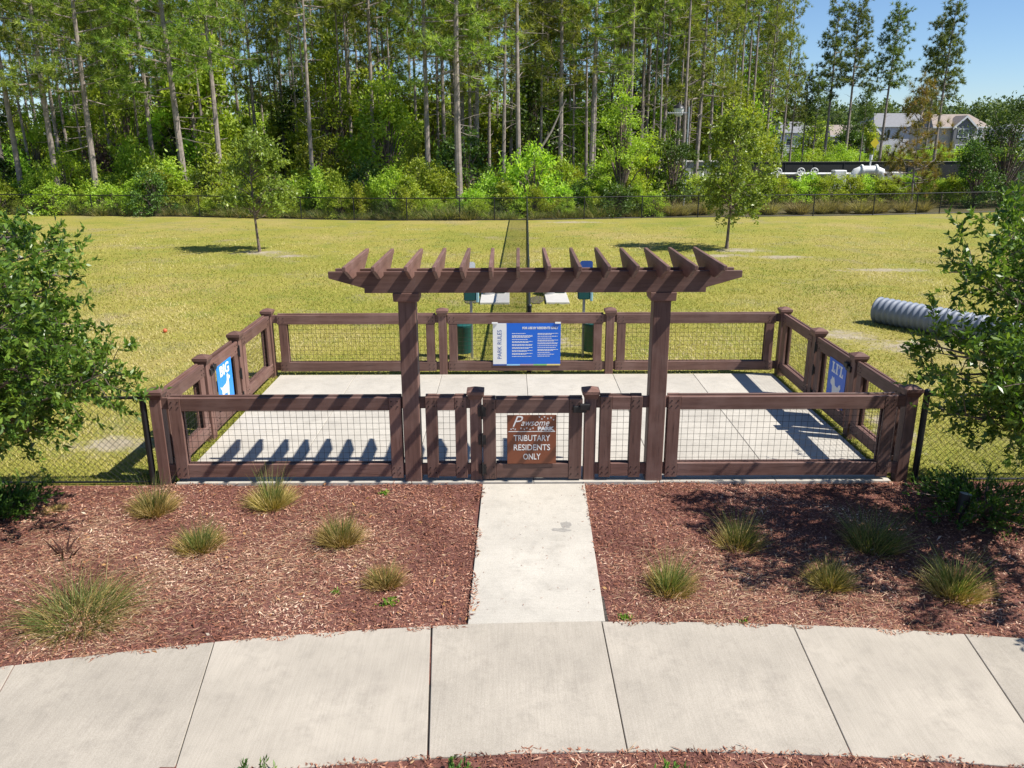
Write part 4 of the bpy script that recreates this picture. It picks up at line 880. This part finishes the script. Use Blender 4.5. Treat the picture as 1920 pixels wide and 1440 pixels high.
# junipers
def juniper(label, loc, r, h, n, seed, group='low junipers'):
    q = np.random.default_rng(seed); t = thing('juniper', label, 'shrub', loc, group); P = []; D = []; mb = MB()
    for i in range(n):
        a_ = q.uniform(0, 6.28); L = r*q.uniform(.4, 1.1); hz = h*q.uniform(.3, 1.0); e = np.array([L*math.cos(a_), L*math.sin(a_), hz])
        mb.path([(0,0,0), e*np.array([.5,.5,.75]), e], [.012, .008, .003], 4)
        for k in range(14):
            f = q.uniform(.35, 1.05); p = e*np.array([f, f, f**.6]); d = e/np.linalg.norm(e)+q.normal(size=3)*.6+np.array([0, 0, .5]); P.append(p+q.normal(size=3)*.035); D.append(d/np.linalg.norm(d))
    P = np.array(P); D = np.array(D); m = 12; PP = np.repeat(P, m, 0)+np.repeat(D, m, 0)*(q.random(len(P)*m)*.10)[:, None]; A = np.repeat(D, m, 0)+rdir(len(PP), q)*.6
    V, F = leaves(PP, A, .045*q.uniform(.6, 1.2, len(PP)), .013, q); link('stems', mb.mesh('stems'), 'bark', t); o = link('foliage', mesh_np('foliage', V, F, np.clip(np.repeat(q.random(len(P)), m)*.6+q.random(len(PP))*.4, 0, 1)), 'juniper', t); o['kind'] = 'stuff'
g = gnd(10, 972); juniper('spreading green juniper in the mulch under the BIG side tree', (g[0]-.05, g[1]+.1, 0), .46, .24, 50, 1)
g = gnd(1850, 975); juniper("dark shaded juniper in the mulch under the LI'L side tree", (g[0], g[1]+.1, 0), .75, .34, 70, 2)
for i, (px, lab) in enumerate(((495, 'low juniper sprig at the near sidewalk edge left of the expansion joint'), (850, 'low juniper mound beside the expansion joint at the near sidewalk edge'), (1245, 'low juniper mound on the near mulch by the slab joint in line with the gate'))):
    g = gnd(px, 1452); juniper(lab, (g[0], g[1]-(.31, .26, .29)[i], .02), (.24, .18, .18)[i], .03, 20, 5+i)
# dead leaved plant, weeds, path light
g = gnd(118, 1046); t = thing('dead_plant', 'withered plant with curled dark brown leaves in the mulch', 'plant', (g[0], g[1], 0)); q = np.random.default_rng(8)
n = 16; a_ = q.uniform(0, 6.28, n); P = np.stack([.10*np.cos(a_)*q.random(n)*1.6, .08*np.sin(a_), np.full(n, 0)], 1); D = np.stack([np.cos(a_)*.6, np.sin(a_)*.3, np.full(n, 1.0)], 1)
V, F, rn = blades(P, D, .26*q.uniform(.5, 1.2, n), .032, .35, q, 4); link('leaves', mesh_np('leaves', V, F, rn), 'deadleaf', t)
for i, (px, py, s, lab) in enumerate(((730,1137,.09,'small bright green weed below the dry reddish grass clump'), (1172,1163,.06,'tiny weed by the corner of walk and sidewalk'), (720,930,.08,'small pale green weed before the narrow panel at the hinge post'), (630,1115,.05,'tiny green weed in open mulch'), (1395,1170,.05,'tiny weed in the mulch by the sidewalk below the leaning clump'))):
    g = gnd(px, py); t = thing('weed', lab, 'weed', (g[0], g[1], .01), 'small weeds in the mulch'); q = np.random.default_rng(40+i); n = 60
    P = np.stack([q.normal(size=n)*s*.45, q.normal(size=n)*s*.4, np.abs(q.normal(size=n))*s*.2], 1); V, F = leaves(P, rdir(n, q)+np.array([0,0,.7]), s*.7*q.uniform(.6, 1.2, n), s*.25, q); link('foliage', mesh_np('foliage', V, F, q.random(n)), 'weed', t)['kind'] = 'stuff'
g = gnd(1797, 990); t = thing('landscape_light', 'small black landscape spotlight on a stake beside the shaded juniper', 'lamp', (g[0], g[1], 0))
part('stake', MB().tube((g[0],g[1],-.05), (g[0],g[1],.20), .016, n=8), 'black', t)
part('head', MB().tube((g[0]-.01,g[1],.18), (g[0]+.03,g[1]+.02,.40), .05, .062, 12), 'black', t, 0, True)

# ------------------------------------------------------------------ mulch chips and straw
rng = np.random.default_rng(77)
def mulch_pts(n):
    out = []
    while sum(map(len, out)) < n:
        x = rng.uniform(-8.5, 8.5, n); y = rng.uniform(3.4, 9.17, n); keep = np.abs(x) < .70*y+1.1
        top = AC[1]+np.sqrt(R1**2-(x-AC[0])**2); bot = AC[1]+np.sqrt(R0**2-(x-AC[0])**2)
        je = .045*np.sin(x*7.1)*np.sin(x*2.3+1)+.03*np.sin(x*17)
        strip_ = (y > top+np.minimum(je, .05)-.035) | (y < bot+.02+je*.6)
        lw = -.365+.05*np.sin(y*5.1)+.02*np.sin(y*13)+np.where((y > 6.4) & (y < 7.5), .06*np.sin((y-6.4)*2.85), 0); rw = .865+.012*np.sin(y*9)
        inw = (x > lw) & (x < rw) & (y > 6)
        k = keep & strip_ & ~inw; out.append(np.stack([x[k], y[k]], 1))
    return np.concatenate(out)[:n]
def strips(P, L, W, z, tilt, a_=None):
    n = len(P); a_ = rng.uniform(0, 6.283, n) if a_ is None else a_; el = rng.normal(size=n)*tilt
    D = np.stack([np.cos(a_)*np.cos(el), np.sin(a_)*np.cos(el), np.sin(el)], 1)*(L*.5)[:, None]; S = unit(np.stack([-np.sin(a_), np.cos(a_), rng.normal(size=n)*.45], 1))*(W*.5)[:, None]
    zb = np.maximum(hgt(P[:, 0], P[:, 1]), 0)*.8+.02+z+np.where(P[:, 1] < AC[1]+np.sqrt(R0**2-(P[:, 0]-AC[0])**2)+.1, .018, 0)
    conc = (P[:, 1] < AC[1]+np.sqrt(R1**2-(P[:, 0]-AC[0])**2)+.01) & (P[:, 1] > AC[1]+np.sqrt(R0**2-(P[:, 0]-AC[0])**2)-.01) | ((P[:, 0] > -.385) & (P[:, 0] < .9) & (P[:, 1] > 6)); zb = np.where(conc, .052+z*.3, zb)
    C = np.stack([P[:, 0], P[:, 1], zb], 1); V = np.stack([C-D-S*.6, C-D*.1-S, C+D, C+D*.3+S], 1).reshape(-1, 3); return V, np.arange(4*n).reshape(-1, 4)
n = 125000; P = mulch_pts(n); zz = rng.random(n)**2*.028
V, F = strips(P, np.clip(rng.lognormal(-3.45, .48, n), .012, .12), np.clip(rng.lognormal(-4.8, .42, n), .003, .022), zz, .30)
pat = .5+.5*np.sin(P[:, 0]*1.3+1)*np.cos(P[:, 1]*1.9+P[:, 0]*.6); 
FAD = np.array([(-3.3,7.0),(-2.4,7.1),(-3.6,6.4),(-2.0,7.6),(-4.6,7.6),(-1.7,6.6),(-4.4,8.6),(1.9,6.7),(3.0,6.6),(4.4,6.3)]); fd = np.exp(-(np.min(np.linalg.norm(P[:, None]-FAD[None], axis=2), 1)/.7)**2)
wv = np.zeros(n)
for _ in range(16):
    kx, ky, ph_ = rng.normal()*4.5, rng.normal()*4.5, rng.uniform(0, 6.28); wv += .25*np.sin(kx*P[:, 0]+ky*P[:, 1]+ph_)
rn = np.clip(rng.beta(1.5, 2.5, n)+.16*fd-.05+.13*wv, 0, 1)
tag(link('mulch_chips', mesh_np('mulch_chips', V, F, rn), 'chips'), 'reddish brown shredded wood mulch covering the planting beds', 'mulch', kind='stuff')
n = 11000; P = mulch_pts(90000); cen = np.array([(-3.3,7.0),(-2.4,7.1),(-3.6,6.4),(-2.0,7.6),(-4.6,7.6),(1.9,6.7),(3.0,6.6)]); dd = np.min(np.linalg.norm(P[:, None]-cen[None], axis=2), 1); P = P[rng.random(len(P)) < np.exp(-(dd/.75)**2)*.9+.015][:n]; n = len(P)
a0 = 20
V, F = strips(P, rng.uniform(.03, .16, n), rng.uniform(.002, .004, n), .012+rng.random(n)*.02, .08, rng.normal(size=n)*.7+.35)
tag(link('pine_straw', mesh_np('pine_straw', V, F, rng.random(n)), 'straw'), 'loose tan straw scattered over the mulch between the grass clumps', 'straw', kind='stuff')
n = 90; P = np.stack([rng.uniform(-.33, .83, n), 6.25+2.8*rng.random(n)], 1); V, F = strips(P, rng.uniform(.015, .04, n), rng.uniform(.003, .007, n), np.zeros(n), .02)
tag(link('debris', mesh_np('debris', V, F, rng.random(n)*.4), 'chips'), 'scattered dark mulch flecks lying on the pale walk', 'debris', kind='stuff')

q = np.random.default_rng(91); P = mulch_pts(1500)[:520]; P = P[(P[:, 0] < 0) | (np.arange(len(P)) % 3 == 0)]; n = len(P)
A = np.stack([q.normal(size=n), q.normal(size=n), q.normal(size=n)*.25], 1); V, F = leaves(np.stack([P[:, 0], P[:, 1], .05+q.random(n)*.012], 1), A, q.uniform(.03, .065, n), q.uniform(.014, .03, n), q, .15)
M['fallen'] = rndmat('fallen_leaves', [(0, (.14, .06, .03)), (.4, (.36, .18, .07)), (.75, (.55, .33, .13)), (1, (.66, .55, .40))]); tag(link('fallen_leaves', mesh_np('fallen_leaves', V, F, q.random(n)), 'fallen'), 'dry orange and tan leaves scattered over the mulch', 'leaves', kind='stuff')
g = gnd(310, 624); solo('ball', MB().lathe([(.045*math.sin(math.pi*k/10)+.0005, .045-.045*math.cos(math.pi*k/10)) for k in range(11)], 14, (g[0], g[1], .005)), plain('orange_rubber', (.62, .13, .05), .5), 'small orange ball lying on the open lawn', 'ball', (g[0], g[1], 0), smooth=True)
# ------------------------------------------------------------------ lawn blades
n = 380000; u = rng.random(n); Y = 9.25*(42/9.25)**u; x = rng.uniform(-1, 1, n)*(.68*Y+1.5)
keep = ~((x > -4.13) & (x < 4.69) & (Y < 13.9))
for sx, sy, rx, ry in SANDS: keep &= (((x-sx)/rx)**2+((Y-sy)/ry)**2 > rng.uniform(.3, 1.35, n)**2)
keep &= rng.random(n) > np.clip((Y-20)/21, 0, 1)
x, Y = x[keep], Y[keep]; n = len(x)
a_ = rng.uniform(0, 6.283, n); Ls = rng.uniform(.025, .06, n)*(1+Y*.012); Wd = .006*(1+Y*.11)
D = np.stack([np.cos(a_)*.8, np.sin(a_)*.8, rng.uniform(.35, 1.1, n)], 1)*Ls[:, None]; S = np.stack([-np.sin(a_), np.cos(a_), np.zeros(n)], 1)*(Wd*.5)[:, None]; B = np.stack([x, Y, np.full(n, -.002)], 1)
V = np.stack([B-S, B+S, B+D], 1).reshape(-1, 3)
pn = .5+.25*np.sin(x*.55+1.3*np.sin(Y*.31))+.25*np.sin(Y*.47+1.7*np.sin(x*.23+2)); 
for _ in range(14):
    kx, ky, ph_ = rng.normal()*1.6, rng.normal()*1.6, rng.uniform(0, 6.28); pn = pn+.12*np.sin(kx*x+ky*Y+ph_)
rn = np.clip(pn*.5+rng.random(n)*.55-.05, 0, 1)
tag(link('lawn_grass', mesh_np('lawn_grass', V, np.arange(3*n).reshape(-1, 3), rn), 'grass'), 'short yellow green grass of the open lawn', 'grass', kind='stuff')
n = 2600; sd = rng.random(n) < .5; x = np.where(sd, rng.uniform(-4.22, -4.10, n), rng.uniform(4.66, 4.79, n)); Y = rng.uniform(9.5, 13.9, n); x2 = rng.uniform(-4.1, 4.7, 1400); Y2 = rng.uniform(13.86, 13.98, 1400); x = np.concatenate([x, x2]); Y = np.concatenate([Y, Y2]); n = len(x)
V, F, rn = blades(np.stack([x, Y, np.zeros(n)], 1), rng.normal(size=(n, 3))*.4+np.array([0,0,1]), rng.uniform(.04, .12, n), .008, .5, rng, 2)
tag(link('edge_grass', mesh_np('edge_grass', V, F, rn*.6), 'grass'), 'fringe of grass growing between the concrete floor and the fences', 'grass', kind='stuff')

# ------------------------------------------------------------------ pipe station, screen, lamp, antenna, sign
Ys = 62.0
t = thing('pipe_station', 'white painted pipework with valves and handwheels behind the hedge', 'pipework', (gx(1560, Ys), Ys, 0))
p0, p1 = at(1440, 326, Ys), at(1600, 326, Ys); part('main_pipe', MB().tube((p0[0],Ys,p0[2]), (p1[0]+1,Ys,p1[2]), .09, n=12), 'white', t, 0, True)
a, b = at(1602, 322, Ys), at(1652, 322, Ys); zc = a[2]; r = .36
mb = MB(); pts = [(a[0]-.05,Ys,zc-1.4),(a[0]-.05,Ys,zc-.45),(a[0]+.12,Ys,zc-.02),(a[0]+.5,Ys,zc+.12),(b[0]-.4,Ys,zc+.12),(b[0]-.02,Ys,zc-.02),(b[0]+.15,Ys,zc-.45),(b[0]+.15,Ys,zc-1.4)]
mb.path(pts, [r*.85]*8, 14); bp = part('bypass_pipe', mb, 'white', t, 0, True)
for xx in (a[0]+.5, b[0]-.4): part('flange', MB().tube((xx-.05,Ys,zc+.12), (xx+.05,Ys,zc+.12), r*1.12, n=16), 'white', t)
part('valve_box', MB().box(b[0]+.35, b[0]+1.5, Ys-.4, Ys+.4, zc-1.3, zc-.02), 'offwhite', t, .05); part('valve_box', MB().box(a[0]-1.6, a[0]-.7, Ys-.4, Ys+.4, zc-1.3, zc+.12), 'white', t, .05)
part('vent', MB().tube((a[0]+1.1,Ys,zc+.3), (a[0]+1.1,Ys,zc+1.05), .06, n=8).tube((a[0]+1.1,Ys,zc+.85), (a[0]+1.1,Ys,zc+1.2), .12, n=8), 'white', t)
for px in (1457, 1500, 1525):
    c = at(px, 322, Ys); mb = MB(); n = 14; rr_ = .27
    for k in range(n): mb.tube((c[0]+rr_*math.cos(6.283*k/n),Ys-.2,c[2]+rr_*math.sin(6.283*k/n)), (c[0]+rr_*math.cos(6.283*(k+1)/n),Ys-.2,c[2]+rr_*math.sin(6.283*(k+1)/n)), .04, n=6)
    for k in range(3): mb.tube((c[0]-rr_*math.cos(1.047*k),Ys-.2,c[2]-rr_*math.sin(1.047*k)), (c[0]+rr_*math.cos(1.047*k),Ys-.2,c[2]+rr_*math.sin(1.047*k)), .03, n=6)
    mb.tube((c[0],Ys-.2,c[2]), (c[0],Ys+.1,c[2]-.05), .07, n=8).tube((c[0],Ys,c[2]-1.2), (c[0],Ys,c[2]), .1, n=8); part('handwheel_valve', mb, 'white', t)
for px in (1290, 1303, 1316):
    c = at(px, 322, Ys); part('riser', MB().tube((c[0],Ys,-.05), (c[0],Ys,c[2]), .17, n=10), 'white', t)
# screen fence
Yf = 68.0; t = thing('screen_fence', 'dark mesh privacy screen fence behind the white pipes', 'fence', (gx(1560, Yf), Yf, 0)); pxs = [1300,1355,1410,1470,1525,1580,1640,1700,1760,1822,1900,1980]
zt = at(1600, 304, Yf)[2]
for a_, b_ in zip(pxs[:-1], pxs[1:]): part('screen_panel', MB().box(gx(a_, Yf)+.03, gx(b_, Yf)-.03, Yf-.012, Yf+.012, .05, zt), 'screen', t)
for a_ in pxs: part('post', MB().tube((gx(a_,Yf),Yf,-.1), (gx(a_,Yf),Yf,zt+.08), .045, n=8), 'black', t)
part('rail', MB().tube((gx(pxs[0],Yf),Yf-.03,zt+.02), (gx(pxs[-1],Yf),Yf-.03,zt+.02), .03, n=6), 'black', t)
c0_, c1_ = at(1282, 302, 64), at(1352, 318, 64); t = thing('equipment_cabinet', 'low grey green equipment cabinet behind the dark upright bush', 'cabinet', ((c0_[0]+c1_[0])/2, 65, 0))
part('body', MB().box(c0_[0], c1_[0], 64.2, 65.8, -.05, c0_[2]-.1), plain('grey_green_metal', (.32, .33, .27), .6), t, .03); part('lid', MB().box(c0_[0]-.08, c1_[0]+.08, 64.1, 65.9, c0_[2]-.098, c0_[2]), 'offwhite', t, .02)
# street lamp
Yl = 53.; c = at(1271, 236, Yl); tp = at(1271, 190, Yl)[2]; t = thing('street_lamp', 'street lamp with white lantern on a dark pole among the pines', 'lamp', (c[0], Yl, 0))
part('pole', MB().tube((c[0],Yl,-.1), (c[0],Yl,tp-.9), .07, .05, 10), 'black', t); part('lantern', MB().lathe([(.10,tp-.92),(.26,tp-.78),(.34,tp-.42),(.30,tp-.40)], 12, (c[0],Yl,0)), 'white', t, 0, True); part('lantern_cap', MB().lathe([(.38,tp-.41),(.30,tp-.28),(.08,tp-.16),(.03,tp)], 12, (c[0],Yl,0)), 'black', t, 0, True)
Ya = 51.5; top = at(1292, 200, Ya); arm = at(1252, 212, Ya); t = thing('antenna_mast', 'thin pale metal mast with a toothed side arm near the street lamp', 'antenna', (top[0], Ya, 0))
part('mast', MB().tube((top[0],Ya,-.1), (top[0],Ya,top[2]), .055, n=8), 'metal', t); mb = MB().tube((arm[0],Ya,arm[2]), (top[0],Ya,arm[2]), .03, n=6)
part('arm', mb, 'metal', t)
for k in range(9): xx = arm[0]+(top[0]-arm[0])*k/9.; part('element', MB().tube((xx,Ya-.02,arm[2]-.1), (xx,Ya-.02,arm[2]+.1), .012, n=5), 'metal', t)
Yy = 118.; c = at(1640, 268, Yy); t = thing('road_sign', 'yellow diamond road sign in front of the tan house', 'sign', (c[0], Yy, 0)); part('post', MB().tube((c[0],Yy,-.1), (c[0],Yy,c[2]+.6), .05, n=6), 'metal', t)
mb = MB(); mb.prism([(0,-.72),(.62,0),(0,.72),(-.62,0)], lambda u, v, s: (c[0]+u, Yy-.07-.02*s, c[2]+v)); part('plate', mb, 'signyellow', t)

# ------------------------------------------------------------------ houses
def house(label, px0, px1, pye, pyr, Y, wall, roofm, storeys=2, gables=(), wins=(), side=0, hip=.35, door=None):
    a, b = at(px0, pye, Y), at(px1, pye, Y); x0, x1, ze = a[0], b[0], a[2]; zr = at((px0+px1)/2, pyr, Y+4)[2]; dp_ = 10.0
    t = thing('house', label, 'house', ((x0+x1)/2, Y+dp_/2, 0), 'houses beyond the road')
    part('walls', MB().box(x0, x1, Y, Y+dp_, -.2, ze), wall, t)
    o_ = .5; h_ = (x1-x0)*hip*.5; ym = Y+dp_/2; e0, e1 = x0-o_, x1+o_; f0_, f1_ = Y-o_, Y+dp_+o_
    mb = MB(); mb.add([(e0,f0_,ze),(e1,f0_,ze),(e1,f1_,ze),(e0,f1_,ze),(e0+h_,ym,zr),(e1-h_,ym,zr),(e0,f0_,ze-.2),(e1,f0_,ze-.2),(e1,f1_,ze-.2),(e0,f1_,ze-.2)], [(0,1,5,4),(1,2,5),(2,3,4,5),(3,0,4),(0,6,7,1),(1,7,8,2),(2,8,9,3),(3,9,6,0),(9,8,7,6)]); part('roof', mb, roofm, t)
    mb = MB().box(e0-.02, e1+.02, f0_-.05, f0_-.002, ze-.24, ze+.02); part('gutter', mb, 'white', t)
    for g0, g1, gz, gwall in gables:      # projecting front gable in fractions of width
        ga, gb = x0+(x1-x0)*g0, x0+(x1-x0)*g1; gm = (ga+gb)/2; yq = Y-1.0; zz_ = ze+gz
        part('gable_wall', MB().box(ga, gb, yq, Y-.002, -.2, ze), gwall, t)
        mb = MB(); mb.add([(ga,yq,ze),(gb,yq,ze),(gm,yq,zz_),(ga,Y+3,ze),(gb,Y+3,ze),(gm,Y+3,zz_)], [(0,1,2),(3,5,4),(0,3,4,1),(0,2,5,3),(1,4,5,2)]); part('gable', mb, gwall, t)
        mb = MB()
        for s_ in (-1, 1): xx = gm+s_*(gb-ga)/2; xo = gm+s_*((gb-ga)/2+.4); zo = ze-.4*gz/((gb-ga)/2); mb.hexa([(xo,yq-.3,zo),(gm,yq-.3,zz_),(gm,Y+3.2,zz_),(xo,Y+3.2,zo),(xo,yq-.3,zo+.25),(gm,yq-.3,zz_+.25),(gm,Y+3.2,zz_+.25),(xo,Y+3.2,zo+.25)])
        part('gable_roof', mb, roofm, t); mb = MB()
        for s_ in (-1, 1): xo = gm+s_*((gb-ga)/2+.4); zo = ze-.4*gz/((gb-ga)/2); mb.hexa([(xo,yq-.36,zo-.18),(gm,yq-.36,zz_-.18),(gm,yq-.305,zz_-.18),(xo,yq-.305,zo-.18),(xo,yq-.36,zo+.27),(gm,yq-.36,zz_+.27),(gm,yq-.305,zz_+.27),(xo,yq-.305,zo+.27)])
        part('bargeboard', mb, 'white', t)
    for w0, w1, z0_, z1_, pr in wins:
        wa, wb = x0+(x1-x0)*w0, x0+(x1-x0)*w1; yq = Y-pr-.004; f = part('window', MB().box(wa-.15, wb+.15, yq-.06, yq, z0_-.15, z1_+.15), 'white', t)
        nm = max(1, round((wb-wa)/.9))
        for k in range(nm):
            xa, xb = wa+(wb-wa)*k/nm+.06, wa+(wb-wa)*(k+1)/nm-.06; zm = (z0_+z1_)/2
            part('pane', MB().box(xa, xb, yq-.075, yq-.055, z0_, zm-.04), 'glass', f); part('pane', MB().box(xa, xb, yq-.075, yq-.055, zm+.04, z1_), 'glass', f)
    if door:
        d0, d1 = x0+(x1-x0)*door, x0+(x1-x0)*door+1.2; part('porch_pier', MB().box(d0-1.0, d0-.4, Y-1.9, Y-1.3, -.2, 2.4), 'brick', t); part('door', MB().box(d0, d1, Y-.08, Y-.003, 0, 2.3), 'white', t)
        mb = MB(); m2 = d0+.4; mb.add([(m2-2,Y-2.2,2.4),(m2+2,Y-2.2,2.4),(m2,Y-2.2,3.9),(m2-2,Y,2.4),(m2+2,Y,2.4),(m2,Y,3.9)], [(0,1,2),(3,5,4),(0,3,4,1),(0,2,5,3),(1,4,5,2)]); part('porch_roof', mb, 'whitesiding', t)
    return t
Yh = 168.
house('two storey house with brown roof, dark grey front gable and white windows', 1752, 1852, 238, 214, Yh, 'beige', 'roof', 2, [(.33, .72, 1.9, 'greysiding')], [(.42,.60,3.9,5.3,1.0),(.40,.55,.7,2.3,1.0),(.82,.90,4.0,5.3,0)], door=.76)
house('white sided house with grey roof behind the tallest lone pines', 1640, 1752, 236, 212, Yh+16, 'whitesiding', 'roofgrey', 2, [], [(.22,.27,3.6,5.4,0),(.62,.72,3.8,5.2,0)])
house('single storey tan house with brown front gable beside the white house', 1560, 1652, 254, 234, Yh-10, 'beige', 'roof', 1, [(.52, .96, 1.9, 'beige')], [(.68,.80,1.2,2.4,1.0)])
house('grey roofed white house behind the bright green pyramidal tree', 1462, 1530, 247, 228, Yh+6, 'whitesiding', 'roofgrey', 2, [], [(.2,.35,2.4,3.6,0),(.6,.75,2.4,3.6,0)], hip=.5)
house('tan roofed house partly behind the light green pyramidal tree', 1530, 1572, 252, 236, Yh+24, 'beige', 'roof', 1, [], [(.4,.6,1.5,2.6,0)])
house('pale house mostly hidden by the broad dark tree', 1900, 1990, 246, 232, Yh+4, 'whitesiding', 'roofgrey', 2, [], [(.3,.45,2.4,3.6,0)])
